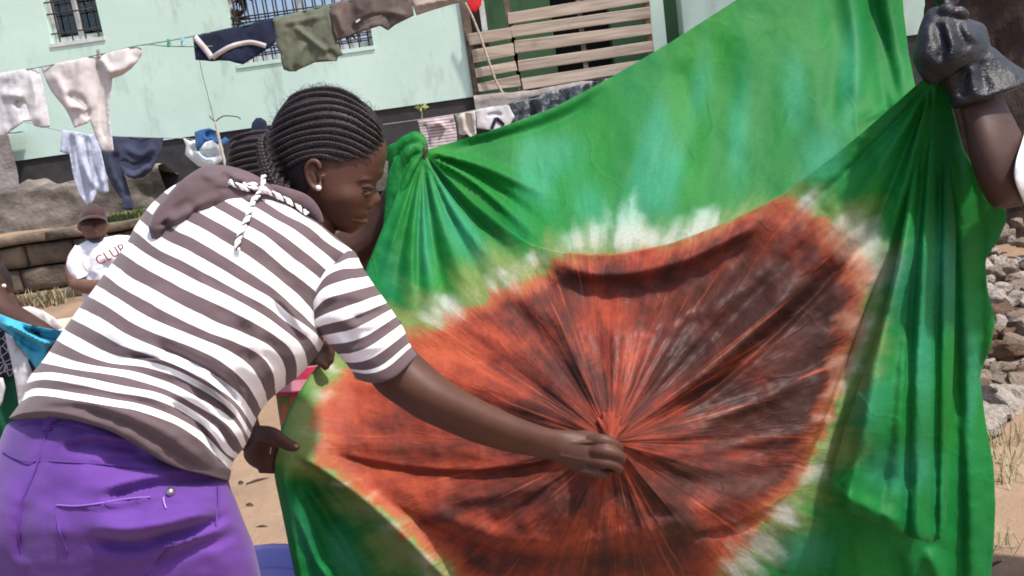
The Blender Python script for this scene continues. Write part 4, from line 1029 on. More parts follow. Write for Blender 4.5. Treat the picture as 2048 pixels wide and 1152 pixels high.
# rays of gathers around the pinch
def ang_noise(a, k, seed, r):
    return vnoise(np.cos(a) * k + 40 + r * 0.0016, np.sin(a) * k + 40 + r * 0.0011, seed)
env = np.exp(-((rr - 150) / 190.0) ** 2) + 0.35 * np.exp(-((rr - 420) / 200.0) ** 2)
D -= env * (0.014 * ang_noise(aa, 4, 3, rr) + 0.008 * ang_noise(aa, 10, 4, rr) + 0.004 * ang_noise(aa, 26, 5, rr) * np.exp(-rr / 300))
D -= 0.009 * fbm(X * 0.011, Y * 0.011, 8) + 0.0025 * fbm(X * 0.04, Y * 0.04, 9)
R1 = 'ridge'
FM = [
    # swag under the fold at the far side
    ([(1030, 520), (1110, 575), (1230, 605), (1360, 580), (1480, 520), (1560, 450)], -0.050, 36),
    ([(1010, 560), (1110, 640), (1230, 660), (1370, 630), (1500, 560)], 0.022, 24),
    ([(1090, 520), (1200, 548), (1330, 530), (1440, 486), (1540, 430)], 0.034, 15),
    # the long fold from the pinch up to the gloved hand
    ([(1240, 880), (1330, 835), (1430, 775), (1540, 680), (1640, 580), (1740, 470)], -0.055, 26, 'crease'),
    ([(1235, 872), (1320, 815), (1420, 740), (1530, 640), (1620, 550)], 0.030, 20),
    ([(1250, 860), (1330, 770), (1440, 660), (1560, 540), (1650, 450)], -0.028, 18),
    ([(1250, 905), (1380, 860), (1520, 800), (1640, 745)], 0.020, 16),
    ([(1260, 910), (1400, 905), (1520, 880), (1640, 862)], 0.013, 12),
    ([(1260, 925), (1380, 960), (1500, 955), (1600, 925)], -0.018, 22),
    ([(1250, 930), (1350, 1010), (1480, 1010)], 0.014, 16),
    # left of the pinch
    ([(650, 908), (780, 935), (920, 948), (1060, 935), (1150, 912)], -0.030, 22, 'crease2'),
    ([(640, 880), (760, 890), (900, 900), (1010, 905)], 0.018, 18),
    ([(660, 800), (800, 800), (960, 830), (1100, 860)], -0.018, 20),
    ([(680, 760), (830, 740), (980, 780), (1120, 840)], 0.016, 20),
    ([(760, 700), (900, 700), (1040, 760), (1150, 840)], -0.014, 16),
    ([(900, 650), (1020, 690), (1130, 790), (1190, 850)], 0.016, 16),
    ([(1010, 590), (1090, 680), (1160, 780), (1205, 855)], -0.016, 14),
    ([(1100, 600), (1150, 700), (1195, 820)], 0.016, 14),
    ([(1230, 620), (1228, 720), (1222, 840)], 0.018, 16),
    ([(1300, 610), (1275, 700), (1238, 830)], -0.018, 14),
    ([(1400, 580), (1330, 690), (1250, 840)], 0.016, 14),
    # belly of the cloth, lower rim
    ([(760, 990), (860, 1050), (980, 1100), (1130, 1122), (1330, 1080), (1480, 1050), (1590, 985)], -0.030, 16, 'crease2'),
    ([(800, 985), (900, 1040), (1010, 1080), (1130, 1096), (1300, 1062), (1470, 1020)], 0.022, 20),
    ([(860, 1090), (1000, 1150), (1180, 1165), (1380, 1130)], 0.020, 16),
    ([(900, 1000), (1010, 985), (1110, 960)], 0.018, 16),
    ([(880, 970), (1000, 960), (1100, 945)], -0.012, 12),
    ([(950, 1060), (1080, 1000), (1170, 950)], -0.014, 14),
    # rolled edge running down from the thumb, green hanging in shade below it
    ([(590, 905), (650, 945), (730, 1005), (810, 1080), (880, 1150), (940, 1210)], 0.085, 22, 'crease'),
    ([(590, 935), (660, 1000), (740, 1080), (820, 1180)], -0.075, 42),
    ([(572, 915), (590, 1000), (640, 1120), (690, 1230)], 0.060, 16),
    ([(562, 920), (572, 1010), (600, 1130), (620, 1250)], 0.040, 11),
    ([(578, 930), (605, 1020), (660, 1150)], -0.050, 11), ([(592, 925), (680, 1020), (760, 1120), (820, 1220)], 0.045, 15), ([(590, 925), (650, 1020), (720, 1140), (760, 1240)], -0.035, 12),
    ([(585, 915), (660, 1030), (740, 1180)], 0.014, 12),
    # right: pleats falling from the glove behind the flap
    ([(1800, 240), (1745, 400), (1690, 560), (1640, 760), (1590, 950)], 0.020, 22),
    ([(1770, 520), (1725, 640), (1665, 800), (1595, 975)], -0.030, 14, 'crease'),
    ([(1900, 240), (1925, 480), (1935, 700), (1945, 1000), (1950, 1400)], 0.026, 18),
    ([(1895, 240), (1905, 480), (1910, 700), (1915, 1000), (1920, 1400)], -0.022, 14),
    ([(1910, 230), (1960, 440), (1960, 600), (1965, 900)], -0.016, 12),
    ([(1780, 1090), (1800, 1150), (1810, 1260)], -0.040, 16), ([(1700, 1040), (1720, 1120), (1735, 1250)], 0.030, 18), ([(1850, 1090), (1880, 1160), (1890, 1260)], 0.035, 18),
    ([(1620, 1000), (1600, 1080), (1560, 1200)], 0.022, 22), ([(1670, 1020), (1660, 1100), (1640, 1220)], -0.025, 16),
]
KF = [(1085, 505, .034, 19), (1010, 555, .020, 13), (950, 610, .030, 20), (868, 648, .018, 13), (818, 640, .026, 18), (760, 575, .016, 10)]
for (ex, ey, am, wd) in KF:
    FM.append(([tuple(KNOT), (0.5 * (KNOT[0] + ex) - 8, 0.5 * (KNOT[1] + ey) + 10), (ex, ey)], am, wd, 'fan'))
for (ex, ey, am, wd) in [(1045, 528, -.026, 12), (985, 580, -.014, 9), (905, 640, -.022, 14), (842, 650, -.015, 10), (786, 618, -.014, 9)]:
    FM.append(([tuple(KNOT), (0.5 * (KNOT[0] + ex) - 8, 0.5 * (KNOT[1] + ey) + 10), (ex, ey)], am, wd, 'fan'))
for (ex, ey, am, wd) in [(1600, 560, .022, 22), (1660, 640, -.024, 18), (1730, 640, .022, 18), (1560, 470, -.014, 14)]:
    FM.append(([(1862, 170), (0.5 * (1862 + ex) + 4, 0.5 * (170 + ey) + 4), (ex, ey)], am, wd, 'fan'))
D -= 0.55 * folds(XY, FM)
# roll the far edge over so that it has a soft lip
P3 = np.stack([X, Y, D], -1)
lip = []
for k, (o_, dd) in enumerate([(3, .012), (2, .030), (-8, .045)]):
    b = P3[:, -1].copy(); dirn = (b[:, :2] - CC); dirn /= np.linalg.norm(dirn, axis=1)[:, None]
    b[:, :2] += dirn * o_; b[:, 2] += dd
    lip.append(b)
G = np.concatenate([P3, np.stack(lip, 1)], 1)
NRR = G.shape[1]
V = U(G[:, 1:].reshape(-1, 3)); ctr = U(np.array([CC[0], CC[1], D[:, 0].mean()]))[None]
nr = NRR - 1
F = []
for a in range(NA):
    a2 = (a + 1) % NA
    b0 = a * nr; b1 = a2 * nr
    F.extend((b0 + k, b0 + k + 1, b1 + k + 1, b1 + k) for k in range(nr - 1))
    F.append((NA * nr, b0, b1))
at = dye_attrs(np.append(G[:, 1:, 0].ravel(), CC[0]), np.append(G[:, 1:, 1].ravel(), CC[1]))
SURF.append(('cloth', P3[:, 2:].reshape(-1, 3)[::3]))
mesh_obj('cloth_body', np.concatenate([V, ctr]), F, M_DYE, cloth, True, at)

# --- far layer, behind the swag
BK = [(846, 302), (980, 262), (1110, 214), (1230, 150), (1340, 85), (1460, 8), (1560, -60), (1700, -110), (1800, -110), (1802, -40), (1808, 30), (1818, 110), (1834, 190), (1846, 260), (1800, 330), (1700, 420),
      (1560, 520), (1400, 580), (1200, 600), (1050, 570), (960, 480), (880, 380)]
Vb, Fb, eb = fill_poly(BK, 7)
DB = tps([(846, 304, 1.965), (980, 262, 2.00), (1110, 214, 2.03), (1340, 85, 2.06), (1560, -60, 2.08), (1800, -110, 2.08), (1820, 120, 2.02), (1834, 200, 1.90), (1500, 200, 1.98), (1300, 320, 1.92),
          (1100, 360, 1.93), (1200, 480, 1.80), (1400, 450, 1.80), (1060, 495, 1.80), (1200, 600, 1.76), (1560, 420, 1.80), (1560, 520, 1.74), (1700, 350, 1.82), (960, 430, 1.90), (1700, 150, 1.96)])
FB = [([tuple(KNOT), (960, 330), (1120, 400)], .022, 16, 'fan'), ([tuple(KNOT), (950, 350), (1090, 450)], -.020, 12, 'fan'), ([tuple(KNOT), (960, 372), (1080, 480)], .022, 12, 'fan'), 
      ([(1720, -80), (1745, 60), (1770, 200), (1790, 330)], -.022, 14), ([(1760, -80), (1790, 60), (1815, 180)], .020, 14), ([(1690, -60), (1715, 80), (1710, 220)], .018, 16), ([(1735, -60), (1765, 80), (1800, 220)], -.018, 9), ([(1650, -60), (1670, 100), (1660, 260)], -.010, 20),
      ([(1480, 20), (1500, 150), (1480, 320)], .010, 30), ([(1350, 110), (1380, 220), (1370, 360)], -.010, 30), ([(880, 292), (1000, 256), (1110, 218), (1230, 154)], .012, 10), ([(900, 300), (1010, 275), (1110, 245), (1200, 200)], -.010, 9)]
for k, (ex, ey) in enumerate([(1740, 300), (1700, 250), (1690, 330)]):
    FB.append(([(1832, 190), (0.5 * (1832 + ex), 0.5 * (190 + ey)), (ex, ey)], .012 if k % 2 else -.012, 9, 'fan'))
db = DB(Vb[:, 0], Vb[:, 1]) - folds(Vb, FB) - 0.012 * fbm(Vb[:, 0] * 0.006, Vb[:, 1] * 0.004, 21) - 0.003 * fbm(Vb[:, 0] * 0.03, Vb[:, 1] * 0.02, 22)
mesh_obj('far_layer', U(np.column_stack([Vb, db])), Fb, M_DYE, cloth, True, dye_attrs(Vb[:, 0], Vb[:, 1] - 24))

# --- flap hanging in front on the right, falling from the gloved hand
FL = [(1838, 175), (1868, 150), (1898, 165), (1905, 300), (1912, 480), (1908, 700), (1900, 900), (1893, 1040), (1880, 1078), (1862, 1086), (1836, 1080), (1806, 1070), (1750, 1048), (1700, 1024), (1668, 1000), (1660, 975), (1668, 930), (1692, 850), (1730, 740), (1764, 640), (1790, 540), (1812, 420), (1828, 300)]
Vf, Ff, ef = fill_poly(FL, 4.5)
DF = tps([(1868, 150, 1.44), (1838, 180, 1.46), (1898, 170, 1.46), (1812, 420, 1.455), (1910, 480, 1.50), (1860, 500, 1.45), (1764, 640, 1.455), (1690, 850, 1.45), (1662, 985, 1.455), (1760, 1040, 1.43), (1870, 1080, 1.46), (1900, 900, 1.51), (1780, 850, 1.42), (1850, 800, 1.45)])
FF = [([(1872, 20), (1840, 420), (1822, 640), (1814, 860), (1810, 1300)], -.013, 8), ([(1880, 20), (1854, 420), (1842, 640), (1838, 860), (1838, 1300)], .015, 12), ([(1870, 60), (1815, 440), (1765, 680), (1725, 880), (1660, 1150)], .020, 18),
      ([(1870, 60), (1828, 440), (1795, 680), (1775, 900), (1745, 1150)], -.014, 16), ([(1884, 20), (1878, 420), (1872, 700), (1868, 1300)], -.013, 8), ([(1890, 20), (1894, 440), (1890, 700), (1886, 1300)], .012, 11), ([(1672, 985), (1740, 1015), (1810, 1050)], .010, 14), ([(1690, 900), (1760, 950), (1850, 960)], -.008, 30), ([(1862, 60), (1806, 440), (1755, 640), (1705, 800)], -.014, 11)]
df = DF(Vf[:, 0], Vf[:, 1]) - folds(Vf, FF) - 0.006 * fbm(Vf[:, 0] * 0.012, Vf[:, 1] * 0.008, 31) - 0.002 * fbm(Vf[:, 0] * 0.05, Vf[:, 1] * 0.03, 32) + 0.012 * np.exp(-ef / 7)
mesh_obj('front_flap', U(np.column_stack([Vf, df])), Ff, M_DYE, cloth, True, dye_attrs(Vf[:, 0], Vf[:, 1]))

# --- bunched corner held at the back on the left
mb = MB()
def rope(pts, r, n=12):
    px_tube(mb, pts, r, n=n, sub=8)
rope([(782, 350, 1.99), (790, 315, 1.97), (812, 288, 1.955), (834, 278, 1.95), (846, 290, 1.945), (848, 312, 1.945)], [.010, .014, .016, .015, .013, .009])
rope([(776, 318, 1.99), (792, 300, 1.97), (812, 282, 1.965), (832, 272, 1.96), (845, 282, 1.96), (849, 304, 1.95)], [.010, .014, .014, .012, .011, .008])
rope([(780, 440, 1.95), (790, 390, 1.945), (800, 345, 1.945), (816, 312, 1.94), (836, 296, 1.94)], [.010, .022, .022, .018, .012])
rope([(770, 480, 1.93), (782, 420, 1.94), (790, 360, 1.95), (800, 322, 1.955)], [.008, .016, .020, .016])
rope([(806, 330, 1.93), (815, 308, 1.925), (830, 296, 1.93), (840, 304, 1.93)], [.009, .012, .012, .008])
rope([(790, 430, 1.915), (806, 380, 1.92), (826, 335, 1.925), (843, 306, 1.935)], [.006, .010, .010, .008])
rope([(776, 300, 2.0), (790, 296, 1.985), (808, 292, 1.975)], [.010, .013, .010])
kn = mb.build('bunched_corner', M_DYE, cloth)
kn.data.materials[0] = M_DYE
voxel(kn, 0.004, 2, 0.4)
w = np.empty(len(kn.data.vertices) * 3); kn.data.vertices.foreach_get('co', w); w = w.reshape(-1, 3)
pq = PX(w)
w2 = w + ((0.004 * fbm(pq[:, 0] * 0.07, pq[:, 1] * 0.03, 41) + 0.0008 * fbm(pq[:, 0] * 0.25, pq[:, 1] * 0.12, 42)))[:, None] * np.array([0, -1, 0.3])
kn.data.vertices.foreach_set('co', w2.ravel())
for k_, arr in dye_attrs(pq[:, 0], pq[:, 1]).items():
    a_ = kn.data.attributes.new(k_, 'FLOAT', 'POINT'); a_.data.foreach_set('value', arr.astype(np.float32))
kn.data.update()

# --- the pinched tip gathered between the fingers
mb = MB()
for k, (ax, ay) in enumerate([(1196, 838), (1206, 826), (1216, 818), (1228, 824), (1240, 834), (1256, 846)]):
    px_tube(mb, [(1221, 886, 1.236), (1221 + (ax - 1221) * .25, 886 + (ay - 886) * .3, 1.243), (1221 + (ax - 1221) * .6, 886 + (ay - 886) * .65, surf(1221 + (ax - 1221) * .6, 886 + (ay - 886) * .65, 8, ('cloth',)) - .001), (ax, ay, surf(ax, ay, 8, ('cloth',)) + .003)], [.004, .0046, .0040, .0035], n=10, sub=6)
tip = mb.build('pinched_tip', M_DYE, cloth)
voxel(tip, .0018, 3, .5)
w = np.empty(len(tip.data.vertices) * 3); tip.data.vertices.foreach_get('co', w); pq = PX(w.reshape(-1, 3))
for k_, arr in dye_attrs(pq[:, 0], pq[:, 1]).items():
    a_ = tip.data.attributes.new(k_, 'FLOAT', 'POINT'); a_.data.foreach_set('value', (arr - (0.12 if k_ == 'drk' else 0)).astype(np.float32))
# ------------------------------------------------------------------ the woman pulling the cloth
def skin_material(name, c, rough=0.52):
    m = NT(name); v = m.coord()
    c1 = tuple(x * 1.12 for x in c); c2 = tuple(x * 0.80 for x in c)
    m.set(Base_Color=m.ramp(m.noise(v, 18, 4), [(0.3, c1), (0.7, c2)]), Roughness=m.math('MULTIPLY_ADD', m.noise(v, 60, 3), 0.25, rough - 0.1))
    m.b.inputs['Specular IOR Level'].default_value = 0.30
    m.b.inputs['Subsurface Weight'].default_value = 0.06
    m.b.inputs['Subsurface Radius'].default_value = (0.01, 0.004, 0.002)
    m.bump(m.noise(v, 420, 3), 0.12, 0.001)
    return m.m

def stripe_material():
    m = NT('striped_jersey'); v = m.attr('v'); co = m.coord()
    wob = m.math('MULTIPLY', m.math('SUBTRACT', m.noise(co, 30, 2), 0.5), 0.06)
    vv = m.math('ADD', v, wob)
    fr = m.math('FRACT', vv)
    w = m.math('MULTIPLY', m.smooth(fr, 0.00, 0.03), m.smooth(fr, 0.535, 0.505))
    hi = m.attr('vhi'); w = m.math('MULTIPLY', w, m.smooth(m.math('SUBTRACT', vv, hi), 0.0, -0.03))
    w = m.math('MULTIPLY', w, m.smooth(vv, 0.98, 1.0))
    br = m.mix(m.noise(co, 14, 4), (0.122, 0.086, 0.092), (0.095, 0.066, 0.072))
    wh = m.mix(m.noise(co, 9, 3), (0.82, 0.81, 0.83), (0.76, 0.74, 0.77))
    m.set(Base_Color=m.mix(w, br, wh), Roughness=0.92)
    m.b.inputs['Specular IOR Level'].default_value = 0.15
    m.b.inputs['Sheen Weight'].default_value = 0.15
    h = m.math('ADD', m.math('MULTIPLY', m.noise(co, 70, 3), 0.7), m.math('MULTIPLY', m.noise(co, 900, 1), 0.15))
    m.bump(h, 0.25, 0.004)
    return m.m

M_SKIN = skin_material('brown_skin', (0.080, 0.033, 0.022))
M_STRIPE = stripe_material()
M_BROWNJ = mk('brown_jersey', (0.115, 0.078, 0.083), (0.088, 0.059, 0.065), rough=0.92, scale=12, bump=0.25, bscale=70, spec=0.15, sheen=0.15)
M_HAIR = mk('black_braided_hair', (0.016, 0.011, 0.012), (0.030, 0.020, 0.022), rough=0.55, scale=160, bump=0.5, bscale=500, bdist=0.001, spec=0.3)
M_PURPLE = mk('purple_denim', (0.122, 0.042, 0.26), (0.084, 0.028, 0.190), rough=0.80, scale=13, detail=7, lo=.3, hi=.7, bump=0.35, bscale=420, bdist=0.0015, spec=0.25, sheen=0.1)
M_PSEAM = mk('dark_purple_seam', (0.10, 0.036, 0.25), rough=0.85, scale=40)
M_CORDW = mk('white_cord', (0.80, 0.78, 0.78), (0.66, 0.63, 0.64), rough=0.8, scale=200)
M_CORDB = mk('dark_cord', (0.05, 0.035, 0.04), rough=0.85, scale=100)
M_METAL = NT('dull_metal').set(Base_Color=(0.62, 0.58, 0.50), Metallic=1.0, Roughness=0.32).m
M_PEARL = NT('pearl').set(Base_Color=(0.80, 0.77, 0.73), Roughness=0.18).m

wloc = on_z(200, 1700, 0.0)
hip = U1(230, 1000, 1.12)
woman = thing('person', 'person in a brown and white striped hooded top and purple trousers, bending over the cloth', 'person', (hip.x, hip.y, 0))

# --- shirt torso
T_ = [
    (0.00, [(17, 837), (45, 828), (95, 823), (144, 831), (202, 849), (259, 875), (302, 903), (346, 932), (403, 948), (458, 962)], 1.130, .150),
    (0.95, [(40, 806), (75, 794), (150, 803), (225, 816), (275, 826), (350, 854), (400, 888), (440, 925), (462, 945)], 1.132, .152),
    (1.25, [(48, 792), (75, 783), (150, 793), (225, 805), (275, 814), (350, 841), (405, 873), (440, 905), (464, 928)], 1.134, .150),
    (2.25, [(57, 757), (100, 752), (175, 765), (237, 779), (312, 792), (375, 822), (425, 860), (452, 900), (473, 914)], 1.140, .148),
    (3.25, [(90, 715), (150, 732), (250, 747), (312, 765), (350, 780), (400, 808), (450, 836), (478, 865), (489, 893)], 1.150, .146),
    (4.25, [(120, 670), (175, 700), (225, 720), (300, 730), (350, 745), (400, 770), (440, 795), (472, 825), (500, 872)], 1.160, .148),
    (5.25, [(150, 627), (200, 652), (250, 682), (300, 702), (350, 722), (400, 748), (440, 772), (478, 802), (509, 848)], 1.170, .150),
    (6.25, [(184, 582), (225, 605), (275, 638), (325, 660), (400, 688), (450, 712), (495, 750), (517, 785), (528, 812)], 1.180, .154),
    (7.25, [(215, 538), (250, 566), (300, 592), (350, 620), (425, 657), (475, 675), (530, 702), (556, 737), (560, 781)], 1.192, .157),
    (8.25, [(248, 494), (300, 527), (375, 567), (450, 602), (500, 628), (540, 652), (585, 687), (601, 716), (604, 746)], 1.205, .158),
    (9.25, [(272, 450), (320, 488), (375, 515), (450, 557), (500, 585), (540, 607), (580, 640), (622, 668), (644, 694)], 1.218, .158),
    (10.25, [(300, 411), (350, 445), (400, 470), (450, 500), (512, 540), (550, 567), (600, 612), (622, 636), (648, 664)], 1.232, .154),
    (11.25, [(338, 377), (400, 412), (462, 447), (525, 482), (575, 525), (600, 542), (637, 572), (664, 606)], 1.246, .148),
    (12.25, [(390, 352), (450, 390), (517, 430), (575, 465), (625, 502), (657, 530), (690, 566)], 1.262, .138),
    (13.25, [(470, 348), (520, 385), (575, 425), (625, 450), (662, 482), (700, 505), (716, 528)], 1.285, .120),
    (13.75, [(545, 372), (580, 400), (615, 428), (650, 456), (685, 484), (712, 506)], 1.305, .085),
]
FT = [
    ([(300, 690), (370, 715), (440, 760), (490, 830)], -.012, 9), ([(280, 705), (350, 728), (420, 765), (470, 820)], .014, 10), ([(250, 716), (310, 716), (370, 730), (420, 750)], -.010, 6, 'crease'),
    ([(380, 738), (430, 770), (455, 800), (475, 830)], .018, 12), ([(415, 745), (450, 768), (478, 805)], -.018, 8), ([(395, 770), (440, 800), (470, 850)], -.014, 8), ([(340, 780), (400, 800), (450, 850), (470, 900)], .012, 12),
    ([(330, 800), (400, 850), (440, 910)], -.012, 10), ([(390, 840), (420, 880), (450, 935)], -.012, 8), ([(420, 850), (448, 890), (462, 930)], .010, 8),
    ([(500, 590), (520, 640), (540, 700)], -.008, 12), ([(480, 560), (500, 640), (505, 720)], .007, 10), ([(540, 600), (575, 640), (605, 690)], -.012, 9), ([(555, 590), (590, 635), (620, 675)], .010, 9),
    ([(380, 560), (470, 610), (560, 690)], .006, 18), ([(200, 640), (260, 690), (330, 710)], .007, 14), ([(150, 660), (220, 715), (300, 745)], -.007, 12), ([(90, 770), (200, 785), (310, 815), (400, 870)], -.006, 10), ([(70, 805), (200, 815), (320, 860), (420, 940)], .006, 10),
    ([(60, 820), (160, 815), (280, 860), (380, 925), (440, 945)], -.008, 9), ([(500, 500), (560, 545), (610, 600)], -.006, 14), ([(470, 720), (520, 760), (530, 800)], .008, 12), ([(520, 700), (560, 740), (570, 775)], -.006, 10),
    ([(300, 560), (330, 620), (340, 690)], .005, 18), ([(420, 540), (440, 620), (430, 690)], -.005, 18),
]
stn = [dict(c=c, d=d - 0.02, h=h, v=v, e=0.8) for v, c, d, h in T_]
V, F, vv, uu = loft(stn, nf=70, sub=9, fold=FT, wr=lambda x, y: 0.006 * fbm(x * 0.012, y * 0.014, 51) + 0.0035 * fbm(x * 0.035, y * 0.03, 52) - 0.004 * np.abs(fbm(x * 0.02, y * 0.026, 53)), reg='torso')
shirt = mesh_obj('striped_top', V, F, M_STRIPE, woman, True, {'v': vv, 'vhi': np.full(len(vv), 20.0)})

# --- right sleeve
S_ = [
    (0.85, [(640, 585), (655, 545), (690, 505), (708, 502)], 1.215, .055),
    (1.02, [(618, 622), (650, 552), (690, 520), (717, 516)], 1.205, .068),
    (1.25, [(613, 640), (640, 560), (672, 532), (722, 528)], 1.200, .076),
    (2.25, [(608, 650), (640, 592), (687, 573), (742, 561)], 1.190, .080),
    (3.25, [(614, 655), (645, 640), (690, 627), (768, 597)], 1.182, .078),
    (4.25, [(648, 679), (685, 674), (726, 661), (787, 625)], 1.176, .072),
    (5.25, [(682, 716), (712, 714), (752, 697), (807, 656)], 1.172, .068),
    (6.15, [(703, 741), (735, 744), (772, 731), (821, 690)], 1.170, .064),
    (6.60, [(711, 757), (745, 765), (790, 752), (834, 708)], 1.170, .062),
    (6.72, [(716, 757), (748, 763), (790, 750), (830, 710)], 1.171, .052),
]
FS = [([(640, 600), (690, 590), (740, 600), (775, 615)], .006, 10), ([(700, 640), (750, 625), (785, 610)], -.008, 7), ([(690, 655), (740, 650), (790, 640)], .006, 8), ([(640, 650), (680, 660), (720, 700)], -.006, 10), ([(700, 700), (760, 690), (800, 660)], .005, 9), ([(620, 640), (660, 610), (700, 560)], -.005, 12)]
V, F, vv, uu = loft([dict(c=c, d=d, h=h, v=v, e=0.85) for v, c, d, h in S_], nf=40, sub=8, fold=FS, wr=lambda x, y: 0.003 * fbm(x * 0.02, y * 0.02, 55), reg='torso')
mesh_obj('sleeve', V, F, M_STRIPE, woman, True, {'v': vv, 'vhi': np.full(len(vv), 6.22)})

# --- hood lying on the back
H_ = [
    dict(c=[(296, 452), (304, 478)], d=1.10, h=.006),
    dict(c=[(309, 423), (310, 455), (322, 486)], d=1.115, h=.030),
    dict(c=[(345, 378), (350, 430), (372, 482)], d=1.135, h=.042),
    dict(c=[(380, 348), (395, 405), (420, 462)], d=1.150, h=.050),
    dict(c=[(415, 331), (440, 390), (462, 447)], d=1.165, h=.052),
    dict(c=[(458, 332), (480, 380), (500, 434)], d=1.180, h=.048),
    dict(c=[(505, 347), (520, 385), (534, 423)], d=1.195, h=.046),
    dict(c=[(548, 374), (555, 398), (568, 420)], d=1.205, h=.040),
    dict(c=[(590, 394), (592, 408), (600, 426)], d=1.220, h=.034),
    dict(c=[(622, 412), (620, 425), (625, 440)], d=1.235, h=.028),
    dict(c=[(644, 440), (640, 446), (640, 452)], d=1.250, h=.012),
]
FH = [([(310, 470), (360, 430), (420, 390), (470, 350)], .012, 14), ([(325, 440), (335, 455), (330, 475)], -.016, 9), ([(340, 455), (375, 462), (385, 470)], -.010, 8), ([(335, 430), (400, 395), (450, 372)], -.010, 10), ([(370, 470), (430, 440), (500, 400), (540, 385)], .012, 10), ([(385, 462), (440, 428), (500, 392)], -.008, 7),
      ([(440, 345), (455, 360), (445, 385)], -.014, 7), ([(460, 345), (470, 352), (490, 360)], .012, 8), ([(400, 345), (425, 355), (450, 345)], .008, 8), ([(500, 360), (515, 378), (500, 395)], -.008, 7), ([(560, 400), (600, 415), (640, 446)], -.008, 6), ([(380, 400), (390, 430), (380, 455)], -.006, 8)]
V, F, vv, uu = loft([dict(s, e=0.7) for s in H_], nf=34, sub=9, fold=FH, wr=lambda x, y: 0.004 * fbm(x * 0.03, y * 0.03, 61), reg='hood')
hood = mesh_obj('hood', V, F, M_BROWNJ, woman)
mb = MB()
px_tube(mb, [(640, 446, 1.205), (628, 425, 1.200), (608, 405, 1.195), (575, 392, 1.185), (540, 378, 1.185)], [.006, .010, .012, .012, .008], n=10, sub=8)
mb.build('neckband', M_BROWNJ, woman)

# --- drawstring, a twisted two-colour cord
def cord(name, pts, parent, r=0.0024, lift=0.006, only=('torso', 'hood'), pitch=0.019):
    P = spline(np.array([(x, y, surf(x, y, 8, only) - lift) for x, y in pts]), 10)
    W = U(P); seg = np.concatenate([[0], np.cumsum(np.linalg.norm(np.diff(W, axis=0), axis=1))])
    n = int(seg[-1] / 0.0015); s = np.linspace(0, seg[-1], n)
    C = np.stack([np.interp(s, seg, W[:, k]) for k in range(3)], -1)
    T = np.gradient(C, axis=0); T /= np.linalg.norm(T, axis=1)[:, None]
    n1 = np.cross(T, [0, 1, 0.2]); n1 /= np.linalg.norm(n1, axis=1)[:, None]; n2 = np.cross(T, n1)
    ph = s / pitch * 2 * np.pi
    root = None
    for k, (mat, rr_, off) in enumerate([(M_CORDW, r, 0.0), (M_CORDW, r, 2.1), (M_CORDB, r * 0.5, 4.2)]):
        Q = C + r * 0.75 * (np.cos(ph + off)[:, None] * n1 + np.sin(ph + off)[:, None] * n2)
        mb = MB(); mb.tube(Q, rr_, n=7, sub=1)
        mb.build('strand', mat, parent)
ds = MB(); px_tube(ds, [(522, 378, surf(522, 378, 8, ('hood', 'torso')) - .010), (527, 380, surf(527, 380, 8, ('hood', 'torso')) - .013), (532, 382, surf(532, 382, 8, ('hood', 'torso')) - .010)], [.004, .006, .004], n=10)
knot = ds.build('drawstring', M_CORDW, woman)
cord('cord', [(460, 363), (472, 370), (484, 374), (498, 378), (512, 376), (528, 380), (545, 387), (562, 395), (580, 404), (598, 415), (614, 428)], knot)
cord('cord', [(528, 353), (526, 364), (527, 378), (518, 388), (508, 400), (501, 418), (495, 436), (486, 455), (479, 472), (475, 486), (474, 501)], knot)
cord('cord', [(486, 368), (496, 372), (512, 367)], knot)

# --- trousers
P_ = [
    dict(c=[(30, 838), (120, 828), (250, 868), (350, 925), (452, 955)], d=1.125, h=.120),
    dict(c=[(12, 852), (100, 862), (250, 900), (370, 945), (458, 964)], d=1.122, h=.128),
    dict(c=[(-2, 885), (100, 905), (250, 935), (380, 970), (463, 982)], d=1.120, h=.140),
    dict(c=[(-25, 940), (90, 965), (250, 985), (390, 1003), (474, 1006)], d=1.115, h=.155),
    dict(c=[(-50, 1010), (80, 1035), (250, 1045), (400, 1045), (490, 1048)], d=1.112, h=.165),
    dict(c=[(-65, 1085), (80, 1105), (250, 1110), (420, 1100), (508, 1094)], d=1.115, h=.156),
    dict(c=[(-62, 1160), (80, 1180), (250, 1185), (430, 1170), (522, 1156)], d=1.122, h=.138),
    dict(c=[(-40, 1250), (80, 1270), (250, 1275), (430, 1260), (532, 1240)], d=1.135, h=.115),
    dict(c=[(-10, 1340), (100, 1355), (250, 1358), (420, 1345), (530, 1330)], d=1.15, h=.10),
]
